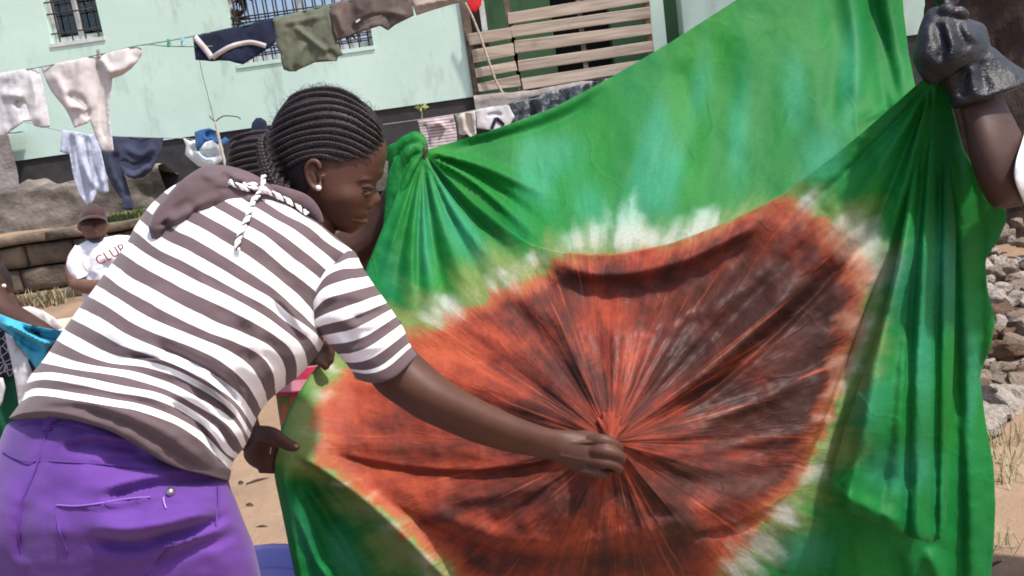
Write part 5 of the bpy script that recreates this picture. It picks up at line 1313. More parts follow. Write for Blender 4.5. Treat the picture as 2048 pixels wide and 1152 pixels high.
FP = [
    ([(100, 862), (160, 852), (240, 880)], .006, 8), ([(120, 900), (200, 885), (300, 905)], -.012, 11), ([(110, 885), (180, 872), (260, 885)], .010, 10), ([(200, 925), (300, 915), (370, 935)], -.009, 8),
    ([(200, 1000), (280, 975), (370, 960), (440, 958)], -.016, 12), ([(180, 985), (270, 962), (350, 950)], .010, 14), ([(170, 1075), (260, 1090), (360, 1068), (450, 1040), (478, 1018)], -.020, 14), ([(170, 1050), (260, 1058), (360, 1040), (440, 1015)], .018, 18),
    ([(290, 1100), (370, 1080), (440, 1052), (476, 1030)], .014, 9), ([(300, 1140), (380, 1100), (450, 1075), (490, 1055)], -.010, 12), ([(60, 1000), (42, 1060), (50, 1130)], -.012, 10), ([(20, 960), (0, 1040), (0, 1120)], .008, 24),
    ([(88, 872), (75, 930), (45, 1000), (36, 1060), (48, 1130), (62, 1180)], -.007, 5), ([(5, 903), (50, 924), (75, 922)], -.004, 4), ([(75, 922), (180, 928), (320, 940)], -.004, 4),
    ([(115, 1010), (180, 1012), (260, 1002), (330, 985)], .006, 5), ([(113, 1012), (120, 1060), (132, 1110)], .005, 5), ([(436, 975), (436, 1010), (432, 1050)], -.004, 4), ([(330, 1000), (400, 995), (440, 985)], .006, 12),
]
V, F, vv, uu = loft([dict(s, e=0.75) for s in P_], nf=60, sub=9, fold=FP, wr=lambda x, y: 0.006 * fbm(x * 0.008, y * 0.012, 71) + 0.0022 * fbm(x * 0.03, y * 0.04, 72) - 0.006 * np.abs(fbm(x * 0.008, y * 0.022, 73)), reg='trousers')
tr_ = mesh_obj('trousers', V, F, M_PURPLE, woman)
for sx, hx in ((-1, 90), (1, 380)):
    mb = MB()
    h0 = U1(hx, 1240, 1.125)
    foot = Vector((h0.x * 1.05 + 0.03 * sx, h0.y + 0.03, 0.07))
    kn_ = h0.lerp(foot, 0.45) + Vector((0.02, 0.03, 0))
    mb.tube([h0, h0.lerp(kn_, .5), kn_, kn_.lerp(foot, .5), foot], [.085, .080, .065, .060, .055], n=18, sub=6)
    mb.build('trouser_leg', M_PURPLE, woman)
for sx, hx in ((-1, 90), (1, 380)):
    mb = MB()
    h0 = U1(hx, 1240, 1.125); fx, fy = h0.x * 1.05 + 0.03 * sx, h0.y + 0.03
    mb.tube([(fx - .05, fy - .05, .035), (fx, fy, .045), (fx + .08, fy + .06, .035), (fx + .14, fy + .10, .025)], [.03, .042, .04, .025], n=12)
    mb.build('sandal', M_CORDB, woman)

def on_surf(pts, lift, only):
    return U(np.array([(x, y, surf(x, y, 7, only) - lift) for x, y in pts]))
TR = ('trousers',)
def seam(name, pts, r, mat, lift=0.0005):
    mb = MB(); mb.tube(on_surf(pts, lift, TR), r, n=6, sub=8)
    return mb.build(name, mat, tr_)
seam('centre_seam', [(92, 868), (78, 915), (60, 965), (44, 1010), (37, 1060), (42, 1105), (58, 1150)], .0013, M_PSEAM)
seam('yoke_seam', [(6, 904), (30, 917), (58, 924), (76, 922), (130, 924), (200, 928), (270, 936), (330, 944)], .0011, M_PSEAM)
seam('pocket_hem', [(112, 1010), (150, 1012), (190, 1008), (230, 1001), (270, 996), (300, 994)], .0012, mk('pale_purple_thread', (0.24, 0.11, 0.45), rough=.8))
seam('pocket_edge', [(112, 1012), (114, 1035), (119, 1062), (128, 1085), (134, 1104)], .0013, M_PSEAM)
seam('leg_seam', [(292, 1152), (310, 1132), (330, 1108), (348, 1084)], .0013, M_PSEAM)
seam('side_seam', [(436, 972), (437, 1000), (434, 1030), (432, 1052)], .0012, M_PSEAM)
seam('waistband_seam', [(40, 850), (80, 848), (120, 854), (160, 862), (200, 870), (235, 876)], .0012, M_PSEAM)
seam('loose_thread', [(327, 994), (328, 1004), (332, 1016)], .0008, mk('thread', (0.42, 0.26, 0.6)), lift=.002)
trim(tr_, [(116, 830), (106, 838), (98, 848), (94, 860)], 'belt_loop', M_PURPLE, .0062, 'trousers', .006)
rc = U1(341, 984, surf(341, 984, 7, TR) - .001); vd = (Vector((0, 0, CAM_H)) - rc).normalized()
mb = MB(); mb.tube([rc, rc + vd * .003], [.0055, .0048], n=18, sub=1); mb.tube([rc + vd * .003, rc + vd * .0052], [.0030, .0022], n=14, sub=1)
mb.build('rivet', M_METAL, tr_)

# --- head, neck, arms: one skin
HEAD = [
    (632, 177, 652, 176, .016), (598, 190, 697, 190, .043), (566, 215, 734, 213, .061), (546, 250, 760, 246, .072), (536, 290, 772, 286, .077), (540, 320, 773, 316, .078),
    (552, 345, 763, 346, .076), (566, 370, 751, 370, .073), (585, 395, 744, 397, .069), (606, 415, 737, 417, .063), (628, 432, 731, 437, .056), (650, 447, 717, 455, .046), (668, 459, 702, 468, .030)]
HD = 1.335
hst = [st(a, b, c, d_, HD, h, e=0.85) for a, b, c, d_, h in HEAD]
fr_h = 36
V, F, vv, uu = loft(hst, nf=fr_h, sub=8, reg='head')
# nose, lips, brow, chin: pushed forward along the profile near the middle of the face
HP = PX(V)
yy, dz = HP[:, 1], HP[:, 2] - HD
front = np.clip((uu - 0.5) * 2, 0, 1)
prof = np.interp(yy, [335, 346, 356, 364, 372, 381, 390, 398, 405, 411, 417, 421, 425, 429, 433, 436, 440, 444, 448, 452, 458, 466], [0, 4, 4, 1, 1, 6, 11, 15, 15, 11, 3, 1, 4, 5, 0, 0, 4, 4, 0, 2, 4, 1])
sig = np.interp(yy, [335, 360, 385, 398, 410, 420, 440, 460], [.035, .020, .010, .012, .014, .020, .020, .025])
push = 1.25 * prof * np.exp(-(dz / sig) ** 2) * (uu > 0.55)
HP[:, 0] += push
# eye socket and cheek on the near side
for (cx_, cy_, rx, ry, am) in [(735, 375, 14, 9, .010), (732, 378, 8, 5, -.004), (700, 395, 28, 22, -.005), (742, 412, 7, 6, -.003), (700, 440, 30, 12, .002), (735, 360, 16, 5, -.004)]:
    near = dz < 0
    HP[:, 2] += np.where(near, am * np.exp(-((HP[:, 0] - cx_) / rx) ** 2 - ((HP[:, 1] - cy_) / ry) ** 2), 0)
V = U(HP)
mb = MB(); mb.add(V, F)
# neck and shoulders
V2, F2, _, _ = loft([st(590, 370, 690, 440, 1.335, .050), st(580, 410, 672, 462, 1.335, .055), st(560, 440, 670, 490, 1.33, .062), st(520, 450, 680, 520, 1.315, .080), st(470, 470, 660, 560, 1.29, .10)], nf=20, sub=5)
mb.add(V2, F2)
# ear
def hs(x, y): return surf(x, y, 9, ('head',))
er = [(641, 338), (637, 327), (628, 322), (619, 326), (613, 338), (614, 352), (619, 365), (626, 375), (634, 380), (640, 374), (640, 366)]
px_tube(mb, [(x, y, hs(x, y) - .009) for x, y in er], [.003, .0042, .0045, .0045, .0042, .004, .004, .0042, .0052, .0045, .003], n=8, sub=5)
px_tube(mb, [(x, y, hs(x, y) - .002) for x, y in [(628, 330), (625, 345), (628, 360), (633, 374)]], [.006, .008, .007, .005], n=10, sub=4)
px_tube(mb, [(x, y, hs(x, y) - .006) for x, y in [(636, 336), (629, 343), (627, 354), (632, 362)]], [.002, .003, .003, .002], n=8, sub=4)
px_tube(mb, [(x, y, hs(x, y) - .005) for x, y in [(645, 350), (642, 356), (641, 362)]], [.003, .0035, .003], n=8, sub=4)
for pts, r in [([(704, 437), (716, 432), (727, 428), (735, 427)], [.002, .0042, .0052, .004]), ([(704, 440), (715, 442), (726, 443), (733, 442)], [.002, .0046, .0056, .0045])]:
    px_tube(mb, [(x, y, HD - .0490 + .050 * max(0, (x - 700) / 36.0) ** 1.3) for x, y in pts], r, n=8, sub=5)
px_tube(mb, [(741, 413, HD - .008), (735, 411, HD - .015), (728, 409, HD - .020)], [.006, .0075, .004], n=10, sub=5)   # nostril wing
px_tube(mb, [(720, 374, HD - .052), (728, 372, HD - .047), (737, 373, HD - .037), (745, 377, HD - .024)], [.003, .0052, .0055, .003], n=8, sub=5)   # upper lid
px_tube(mb, [(722, 385, HD - .052), (731, 388, HD - .044), (741, 386, HD - .031)], [.002, .004, .003], n=8, sub=5)
# right arm
A_ = [(700, 690, 800, 640, 1.172, .040), (728, 742, 822, 690, 1.172, .045), (757, 783, 852, 722, 1.170, .046), (801, 815, 893, 757, 1.168, .046), (835, 837, 935, 784, 1.172, .045), (884, 859, 980, 808, 1.180, .042),
      (943, 883, 1030, 832, 1.190, .037), (1005, 901, 1072, 848, 1.202, .032), (1055, 911, 1106, 858, 1.212, .027), (1096, 918, 1130, 860, 1.220, .023), (1118, 928, 1146, 860, 1.222, .022), (1145, 942, 1168, 864, 1.222, .023), (1172, 952, 1192, 872, 1.220, .022), (1190, 950, 1204, 884, 1.222, .016)]
V2, F2, _, _ = loft([st(*a) for a in A_], nf=22, sub=6)
mb.add(V2, F2)
for pts, r in [
    ([(1172, 880, 1.213), (1204, 881, 1.200), (1228, 888, 1.203), (1238, 899, 1.220), (1222, 903, 1.240)], [.007, .0098, .0078, .0074, .006]),
    ([(1172, 902, 1.209), (1207, 902, 1.193), (1233, 908, 1.195), (1243, 919, 1.214), (1222, 920, 1.238)], [.007, .0100, .0080, .0076, .006]),
    ([(1168, 923, 1.210), (1202, 923, 1.196), (1227, 929, 1.198), (1237, 939, 1.216), (1212, 938, 1.238)], [.007, .0096, .0076, .0072, .006]),
    ([(1160, 941, 1.213), (1190, 944, 1.203), (1206, 949, 1.206), (1211, 952, 1.214), (1200, 948, 1.226)], [.006, .0084, .0066, .0062, .005]),
    ([(1140, 880, 1.225), (1172, 874, 1.238), (1198, 879, 1.247), (1224, 887, 1.252)], [.012, .011, .0095, .0075])]:
    px_tube(mb, pts, r, n=12, sub=6)
for (x0, y0, x1, y1) in [(1120, 885, 1196, 884), (1118, 898, 1198, 904), (1118, 910, 1192, 924)]:
    px_tube(mb, [(x0, y0, 1.203), ((x0 + x1) / 2, (y0 + y1) / 2, 1.2015), (x1, y1, 1.198)], [.0012, .0022, .0026], n=8, sub=4)
# left arm and hand, reaching under the body to the edge of the cloth
px_tube(mb, [(590, 560, 1.535), (520, 700, 1.565), (478, 800, 1.565), (490, 860, 1.545), (512, 885, 1.535)], [.05, .044, .036, .029, .026], n=16, sub=6)
V2, F2, _, _ = loft([st(508, 850, 540, 852, 1.532, .008), st(500, 862, 554, 864, 1.530, .018), st(496, 880, 560, 878, 1.528, .023), st(488, 900, 556, 894, 1.528, .024), st(488, 915, 552, 910, 1.529, .022), st(500, 930, 550, 928, 1.531, .018), st(522, 942, 549, 944, 1.533, .010)], nf=18, sub=5)
mb.add(V2, F2)
px_tube(mb, [(522, 868, 1.513), (545, 872, 1.501), (566, 884, 1.493), (582, 892, 1.489), (596, 895, 1.492)], [.016, .016, .0125, .0105, .0075], n=14, sub=6)
for k, (yk, xe) in enumerate([(892, 592), (908, 596), (922, 590), (936, 580)]):
    px_tube(mb, [(520, yk, 1.535), (548, yk + 1, 1.547), (570, yk + 2, 1.563), (xe, yk + 2, 1.565)], [.010, .010, .009, .007], n=10, sub=5)
body = mb.build('body', M_SKIN, woman)
voxel(body, 0.0017, 2, 0.5)
# thumb nail, ring
mb = MB(); mb.ball(U1(592, 892, 1.4835), (.0050, .0016, .0036), 12, 8)
mb.build('thumb_nail', mk('pale_nail', (0.52, 0.34, 0.27), rough=.35), woman)
mb = MB()
c0 = U1(546, 894, 1.527)
mb.tube([c0 + Vector((0.004 * math.sin(a), -0.014 * math.cos(a) - .004, 0.014 * math.sin(a))) for a in np.linspace(0, 6.28, 14)], .0013, n=6, sub=2)
mb.build('finger_ring', M_METAL, woman)
mb = MB(); ec = U1(637, 376, hs(637, 376) - .016); mb.ball(ec, .0046, 14, 10)
mb.build('earring', M_PEARL, woman)
mb = MB(); px_tube(mb, [(x, y, hs(min(x, 740), y) + dd) for x, y, dd in [(724, 380, .000), (731, 382, .001), (738, 382, .005), (744, 379, .010)]], [.0006, .0018, .0020, .0008], n=6, sub=5)
mb.build('eyelashes', M_HAIR, woman)
mb = MB(); px_tube(mb, [(x, y, hs(min(x, 740), y) + dd) for x, y, dd in [(710, 358, .002), (722, 353, .004), (738, 352, .009), (750, 355, .017)]], [.0006, .0022, .0022, .0006], n=6, sub=5)
mb.build('eyebrow', M_HAIR, woman)

# --- hair: close cap plus rows of plaits
hc = [st(a - 3, b - 2, c + (3 if b < 300 else 0), d_ - (2 if b < 300 else 0), HD, h + .004, e=0.85) for a, b, c, d_, h in HEAD]
V, F, vv, uu = loft(hc, nf=44, sub=9, reg='haircap')
HPc = PX(V)
hp = [(500, 140), (800, 140), (774, 272), (760, 292), (742, 308), (703, 321), (668, 328), (650, 322), (640, 316), (620, 320), (609, 336), (610, 356), (616, 376), (612, 400), (640, 440), (560, 440), (500, 330)]
hpa = np.array(hp, float)
ins = np.zeros(len(V), bool)
for i in range(len(hpa)):
    a, b = hpa[i], hpa[(i + 1) % len(hpa)]
    cond = (a[1] > HPc[:, 1]) != (b[1] > HPc[:, 1])
    with np.errstate(divide='ignore', invalid='ignore'):
        xi = (b[0] - a[0]) * (HPc[:, 1] - a[1]) / (b[1] - a[1]) + a[0]
    ins ^= cond & (HPc[:, 0] < xi)
keep = [f for f in F if all(ins[i] for i in f)]
hair = mesh_obj('hair', V, keep, M_HAIR, woman)
Z6 = lambda L: [(500 + x / 6.4, 160 + y / 6.4) for x, y in L]
ROWS = [
    Z6([(420, 330), (560, 200), (740, 130), (950, 105), (1150, 135), (1350, 240), (1480, 340)]),
    Z6([(340, 450), (500, 310), (700, 215), (950, 190), (1200, 235), (1420, 350), (1580, 480)]),
    Z6([(290, 560), (450, 420), (650, 320), (900, 270), (1150, 290), (1400, 400), (1600, 560), (1680, 660)]),
    Z6([(250, 650), (420, 520), (620, 420), (850, 360), (1080, 355), (1330, 430), (1560, 590), (1700, 730)]),
    Z6([(230, 740), (400, 620), (600, 520), (850, 455), (1080, 450), (1330, 525), (1560, 670), (1710, 800)]),
    Z6([(230, 830), (400, 720), (600, 620), (850, 560), (1080, 550), (1330, 620), (1560, 760), (1690, 850)]),
    Z6([(240, 910), (400, 800), (600, 710), (850, 655), (1060, 645), (1300, 705), (1520, 815), (1640, 890)]),
    Z6([(270, 980), (420, 880), (610, 790), (850, 740), (1050, 735), (1280, 790), (1450, 870), (1580, 935)]),
    Z6([(310, 1040), (450, 950), (630, 870), (850, 825), (1050, 830), (1250, 880), (1420, 950), (1540, 985)]),
    Z6([(360, 1090), (480, 1020), (640, 945), (850, 905), (1050, 920), (1240, 965), (1400, 1010)]),
    Z6([(420, 1130), (520, 1080), (660, 1020), (850, 985), (1000, 1000), (1150, 1030)]),
]
def plait(mb, P, r, pitch=0.016):
    W = U(P); seg = np.concatenate([[0], np.cumsum(np.linalg.norm(np.diff(W, axis=0), axis=1))])
    n = max(20, int(seg[-1] / 0.0018)); s = np.linspace(0, seg[-1], n)
    C = np.stack([np.interp(s, seg, W[:, k]) for k in range(3)], -1)
    T = np.gradient(C, axis=0); T /= np.linalg.norm(T, axis=1)[:, None]
    n1 = np.cross(T, [0.1, 1, 0.1]); n1 /= np.linalg.norm(n1, axis=1)[:, None]; n2 = np.cross(T, n1)
    for k in range(3):
        ph = s / pitch * 2 * np.pi + k * 2.094
        tp = np.clip(np.minimum(s, seg[-1] - s) / 0.02, 0.35, 1)
        Q = C + (r * 0.62 * tp)[:, None] * (np.cos(ph)[:, None] * n1 + 0.75 * np.sin(2 * ph)[:, None] * n2)
        mb.tube(Q, r * 0.58 * tp, n=6, sub=1)
mb = MB()
for L in ROWS:
    P = spline(np.array([(x, y, surf(x, y, 8, ('haircap',))) for x, y in L]), 8)
    P[:, 1] += 1.6 * np.sin(np.linspace(0, 5, len(P)) + 2.1 * len(mb.v))
    plait(mb, P, 0.0041, 0.0135)
mb.build('plaits', M_HAIR, hair)
mb = MB()
for k in range(9):
    x0, y0 = 528 + 5 * k, 282 + 11 * k * 0.9
    x0 = [533, 531, 532, 536, 541, 548, 556, 566, 578][k]; y0 = [268, 284, 300, 314, 326, 336, 345, 352, 358][k]
    dd = HD - 0.05 + 0.012 * k * 0.3
    ex, ey = 566 + 4 * k, 398 + 3.0 * k
    P = spline(np.array([(x0 + 6, y0 - 6, dd - .005), (x0 - 4 - (8 - k) * 1.0, y0 + 16, dd - .02 - .002 * k), (0.5 * (x0 + ex) - 14, 0.5 * (y0 + ey) + 12, dd - .035), (ex, ey, dd - .03)]), 8)
    plait(mb, P, 0.0056, 0.019)
mb.build('nape_plaits', M_HAIR, hair)

mb = MB(); rh = np.random.default_rng(77)
cap_pts = [A for nm, A in SURF if nm == 'haircap'][0]
cap_pts = cap_pts[(cap_pts[:, 1] < 300) & (cap_pts[:, 0] < 765)]
hcen = np.array(U1(655, 320, HD))
for k in rh.choice(len(cap_pts), 420, replace=False):
    p = U(cap_pts[k]); n_ = p - hcen; n_ /= np.linalg.norm(n_); t_ = np.cross(n_, rh.normal(0, 1, 3)); t_ /= np.linalg.norm(t_)
    L = rh.uniform(.006, .018)
    mb.tube([p, p + n_ * L * .45 + t_ * L * .3, p + n_ * L * .65 + t_ * L * .9], [.00028, .00022, .0001], n=3, sub=2, cap=False)
mb.build('stray_hairs', M_HAIR, hair)
# ------------------------------------------------------------------ other people
M_SKIN2 = skin_material('dark_brown_skin', (0.055, 0.024, 0.017))
M_TEE = cloth_mat('white_tee', (0.74, 0.73, 0.77), (0.68, .67, .72))
# --- man in the white tee
D1 = 5.1
pf = on_z(215, 900, 0.12); ctr_ = U1(215, 560, D1)
man = thing('person', 'person in a brown cap and white T-shirt with red lettering, standing before the block wall', 'person', (ctr_.x, ctr_.y, float(ground_h(ctr_.x, ctr_.y))))
mb = MB()
V, F, _, _ = loft([st(178, 417, 198, 416, D1, .04), st(163, 430, 211, 428, D1, .085), st(160, 446, 213, 443, D1, .10), st(163, 462, 213, 459, D1, .10), st(170, 475, 211, 472, D1 - .005, .085), st(178, 484, 204, 482, D1 - .02, .05)], nf=20, sub=6)
mb.add(V, F)
HPm = None
V, F, _, _ = loft([st(174, 465, 212, 462, D1 + .02, .06), st(172, 485, 214, 480, D1 + .02, .065), st(160, 500, 226, 495, D1 + .02, .07)], nf=16, sub=4); mb.add(V, F)
px_tube(mb, [(188, 452, D1 - .10), (189, 459, D1 - .118), (190, 463, D1 - .105)], [.012, .018, .014], n=10)          # nose
px_tube(mb, [(182, 470, D1 - .088), (190, 472, D1 - .10), (199, 470, D1 - .088)], [.006, .011, .006], n=8)           # lips
for ex in (161, 213): px_tube(mb, [(ex, 447, D1), (ex, 460, D1)], [.022, .018], n=10, sub=1)
px_tube(mb, [(152, 520, D1), (148, 550, D1 - .03), (158, 572, D1 - .08)], [.055, .052, .046], n=14)
px_tube(mb, [(156, 570, D1 - .08), (185, 574, D1 - .16), (225, 568, D1 - .20), (244, 566, D1 - .20)], [.047, .045, .036, .028], n=14)
px_tube(mb, [(244, 566, D1 - .20), (262, 566, D1 - .19), (275, 572, D1 - .18)], [.032, .036, .02], n=12)
for k in range(4): px_tube(mb, [(270, 560 + 6 * k, D1 - .20), (284, 560 + 6 * k, D1 - .19), (290, 566 + 5 * k, D1 - .17)], [.010, .009, .007], n=8)
px_tube(mb, [(285, 510, D1 + .02), (294, 560, D1), (272, 585, D1 - .10), (225, 580, D1 - .17), (205, 574, D1 - .20)], [.055, .05, .045, .036, .028], n=14)
o = mb.build('body', skin_material('mid_brown_skin', (0.15, 0.072, 0.050)), man); voxel(o, .008, 3)
def tee_part(stns, nm, **k):
    V, F, _, _ = loft(stns, nf=30, sub=6, wr=lambda x, y: .03 * fbm(x * .05, y * .05, 131), reg='tee', **k); return mesh_obj(nm, V, F, M_TEE, man)
tee_part([st(176, 480, 214, 474, D1 + .01, .075, e=.8), st(158, 490, 244, 470, D1 + .01, .10, e=.8), st(144, 503, 275, 478, D1 + .01, .125, e=.8), st(148, 530, 284, 510, D1, .14, e=.8), st(160, 560, 284, 550, D1, .14, e=.8), st(166, 600, 282, 595, D1, .14, e=.8), st(168, 640, 282, 640, D1, .15, e=.8), st(166, 690, 286, 690, D1, .15, e=.8)], 'tshirt',
         fold=[([(176, 500), (178, 530), (180, 560)], -.03, 5), ([(182, 540), (210, 530), (250, 540)], -.02, 8), ([(190, 560), (230, 560), (260, 575)], .02, 8)])
tee_part([st(150, 490, 178, 498, D1 - .01, .06), st(136, 512, 180, 520, D1 - .015, .075), st(132, 535, 181, 540, D1 - .03, .078), st(142, 562, 181, 548, D1 - .045, .075), st(146, 562, 178, 551, D1 - .045, .06)], 'sleeve')
mb = MB(); px_tube(mb, [(174, 474, D1 - .03), (182, 481, D1 - .075), (193, 483, D1 - .085), (205, 480, D1 - .075), (214, 471, D1 - .03)], .010, n=8); mb.build('collar', mk('dark_collar', (0.05, .045, .07)), man)
M_CAP = cloth_mat('brown_cap', (0.060, 0.032, 0.030)); M_CAP2 = M_CAP
V, F, _, _ = loft([st(176, 413, 198, 411, D1, .04), st(162, 424, 210, 420, D1, .095), st(157, 440, 214, 436, D1, .112), st(157, 452, 215, 448, D1, .112)], nf=22, sub=6)
capo = mesh_obj('cap', V, F, M_CAP, man)
mb = MB(); n = 16; V = []; F = []
for i in range(n + 1):
    t_ = i / n; a = math.pi * t_; x = 186 - 27 * math.cos(a); y0 = 440 - 4 * t_ - 8 * math.sin(a)
    V += [U1(x, y0, D1 - .09 * math.sin(a) - .02), U1(186 - 27.5 * math.cos(a), 447 - 4 * t_ - 11 * math.sin(a), D1 - .19 * math.sin(a) - .02), U1(186 - 27.5 * math.cos(a), 449 - 4 * t_ - 10 * math.sin(a), D1 - .19 * math.sin(a) - .02), U1(x, y0 + 5, D1 - .09 * math.sin(a) - .01)]
for i in range(n):
    for k in range(4): F.append((4 * i + k, 4 * i + (k + 1) % 4, 4 * i + 4 + (k + 1) % 4, 4 * i + 4 + k))
mesh_obj('peak', V, F, M_CAP, capo)
# lettering
fc = bpy.data.curves.new('chest_print', 'FONT'); fc.body = 'CLUB'; fc.size = .082; fc.extrude = .002; fc.space_character = 1.05
fo = bpy.data.objects.new('chest_print', fc); COL.objects.link(fo)
a = U1(197.5, 531, surf(205, 528, 8, ('tee',)) - .022); b = U1(243, 508, surf(238, 512, 8, ('tee',)) - .03)
xdir = (b - a).normalized(); nrm = (Vector((0, 0, CAM_H)) - a).normalized(); ydir = nrm.cross(xdir).normalized(); nrm = xdir.cross(ydir)
fo.matrix_world = Matrix.Translation(a) @ Matrix((xdir, ydir, nrm)).transposed().to_4x4()
dg = bpy.context.evaluated_depsgraph_get(); me = bpy.data.meshes.new_from_object(fo.evaluated_get(dg)); mw = fo.matrix_world.copy(); bpy.data.objects.remove(fo)
me.transform(mw); me.materials.clear(); me.materials.append(mk('red_print', (0.34, 0.075, 0.085), bump=0)); po = bpy.data.objects.new('chest_print', me); COL.objects.link(po); adopt(po, man)
hipc = U1(226, 690, D1); gz = float(ground_h(hipc.x, hipc.y))
M_JEAN = cloth_mat('dark_trousers', (0.03, .035, .06))
for s in (-1, 1):
    mb = MB(); mb.tube([(hipc.x + .09 * s, hipc.y, hipc.z + .06), (hipc.x + .10 * s, hipc.y - .02, hipc.z * .55), (hipc.x + .11 * s, hipc.y, gz + .08)], [.11, .075, .055], n=14); mb.build('trouser_leg', M_JEAN, man)
    mb = MB(); mb.tube([(hipc.x + .11 * s, hipc.y + .05, gz + .04), (hipc.x + .115 * s, hipc.y - .06, gz + .05), (hipc.x + .12 * s, hipc.y - .18, gz + .035)], [.035, .05, .03], n=10); mb.build('shoe', M_CORDB, man)

# --- second woman behind, holding the bunched corner
D2 = 2.10
c2 = U1(600, 900, D2)
w2_ = thing('person', 'person with braided hair standing behind the striped top, raising the bunched corner of the cloth', 'person', (c2.x, c2.y, 0))
mb = MB()
V, F, _, _ = loft([st(505, 263, 560, 260, D2, .03), st(470, 285, 600, 278, D2, .07), st(457, 320, 620, 310, D2, .085), st(458, 360, 626, 350, D2, .088), st(475, 400, 620, 392, D2, .08), st(510, 440, 600, 432, D2, .06), st(540, 458, 585, 455, D2, .03)], nf=22, sub=6, reg='head2')
mb.add(V, F)
V, F, _, _ = loft([st(505, 420, 600, 420, D2, .05), st(500, 470, 610, 470, D2, .055), st(480, 500, 690, 495, D2, .08), st(470, 540, 740, 520, D2, .10), st(480, 600, 720, 600, D2, .11)], nf=20, sub=5); mb.add(V, F)
px_tube(mb, [(660, 540, D2 - .02), (700, 500, D2 - .02), (745, 470, D2 - .03), (790, 400, D2 - .06), (818, 340, D2 - .10), (836, 306, D2 - .13)], [.060, .055, .048, .038, .028, .026], n=16, sub=6)
for k in range(4):
    px_tube(mb, [(832, 300 + 2 * k, D2 - .14), (846, 290 + 7 * k, D2 - .155), (851, 297 + 7 * k, D2 - .165), (848, 302 + 6 * k, D2 - .17)], [.008, .0065, .006, .005], n=10)
px_tube(mb, [(500, 560, D2), (520, 660, D2 - .08), (590, 700, D2 - .25), (640, 706, D2 - .40)], [.05, .045, .035, .026], n=14, sub=6)
V, F, _, _ = loft([st(615, 690, 618, 728, 1.70, .016), st(632, 686, 636, 726, 1.685, .020), st(645, 690, 648, 724, 1.675, .016)], nf=12, sub=4); mb.add(V, F)
for k, (x1, y1) in enumerate([(661, 690), (663, 703), (661, 716), (652, 728)]):
    px_tube(mb, [(640, 692 + 10 * k, 1.675), (x1 - 6, y1 - 2, 1.655), (x1, y1 + 4, 1.648), (x1 - 3, y1 + 8, 1.66)], [.010, .0095, .009, .006], n=10)
o = mb.build('body', M_SKIN2, w2_); voxel(o, .004, 4)
V, F, _, _ = loft([st(503, 260, 562, 256, D2 + .005, .035), st(466, 283, 604, 274, D2 + .005, .077), st(452, 320, 622, 306, D2 + .005, .092), st(453, 358, 622, 346, D2 + .01, .094), st(468, 400, 600, 392, D2 + .02, .085)], nf=26, sub=7, reg='cap2')
h2 = mesh_obj('hair', V, F, M_HAIR, w2_)
mb = MB()
for k in range(9):
    yb = 276 + 13 * k
    L = [(454 + abs(k - 4) * 1.5, yb + 8), (475, yb - 2), (505, yb - 9), (545, yb - 12), (590, yb - 6)]
    plait(mb, spline(np.array([(x, y, surf(x, y, 9, ('cap2',))) for x, y in L]), 6), .0055)
mb.build('plaits', M_HAIR, h2)
M_PINK = NT('pink_striped_top'); _g = M_PINK.coord((0, 0, 1)); _w = M_PINK.n('ShaderNodeTexWave', bands_direction='Z'); M_PINK.l(M_PINK.coord((.3, .3, 1)), _w.inputs[0]); _w.inputs['Scale'].default_value = 6.0
M_PINK.set(Base_Color=M_PINK.ramp(_w.outputs['Fac'], [(.45, (0.46, 0.025, 0.075)), (.6, (0.62, 0.26, 0.31))]), Roughness=.85); M_PINK = M_PINK.m
V, F, _, _ = loft([st(480, 520, 730, 505, D2, .115), st(478, 580, 726, 580, D2, .13), st(490, 660, 716, 660, D2, .13), st(500, 720, 712, 722, D2, .135), st(505, 790, 716, 792, D2, .14)], nf=28, sub=6, wr=lambda x, y: .015 * fbm(x * .03, y * .015, 141)); mesh_obj('pink_top', V, F, M_PINK, w2_)
ms = NT('printed_green_wrap'); v = ms.coord()
vo = ms.n('ShaderNodeTexVoronoi', feature='DISTANCE_TO_EDGE'); ms.l(v, vo.inputs['Vector']); vo.inputs['Scale'].default_value = 13
wv_ = ms.n('ShaderNodeTexWave', wave_type='RINGS'); ms.l(v, wv_.inputs[0]); wv_.inputs['Scale'].default_value = 5; wv_.inputs['Distortion'].default_value = 7
cc_ = ms.ramp(ms.noise(v, 12, 3), [(.4, (0.10, .12, .03)), (.6, (0.17, .18, .05))])
cc_ = ms.mix(ms.math('MULTIPLY', ms.smooth(wv_.outputs['Fac'], .80, .88), ms.smooth(vo.outputs[0], .10, .16)), cc_, (0.42, .09, .04)); ms.set(Base_Color=cc_, Roughness=.85)
b0 = U1(600, 770, D2); n = 40; V = []; F = []
for k in range(16):
    t_ = k / 15; z = b0.z + .02 - (b0.z - .06) * t_; rx = .115 + .035 * t_; ry = .115 + .06 * t_
    for i in range(n):
        a = 2 * math.pi * i / n; f_ = 1 + .07 * t_ * math.sin(a * 7 + 1); V.append((b0.x + .055 + rx * f_ * math.cos(a), b0.y + ry * f_ * math.sin(a), z))
for k in range(15):
    for i in range(n): i2 = (i + 1) % n; F.append((k * n + i, (k + 1) * n + i, (k + 1) * n + i2, k * n + i2))
mesh_obj('wrap_skirt', V, F, ms.m, w2_)
for s in (-1, 1):
    mb = MB(); mb.tube([(b0.x + .08 * s, b0.y + .06, .03), (b0.x + .08 * s, b0.y - .05, .035), (b0.x + .085 * s, b0.y - .16, .02)], [.03, .04, .02], n=10); mb.build('foot', M_SKIN2, w2_)

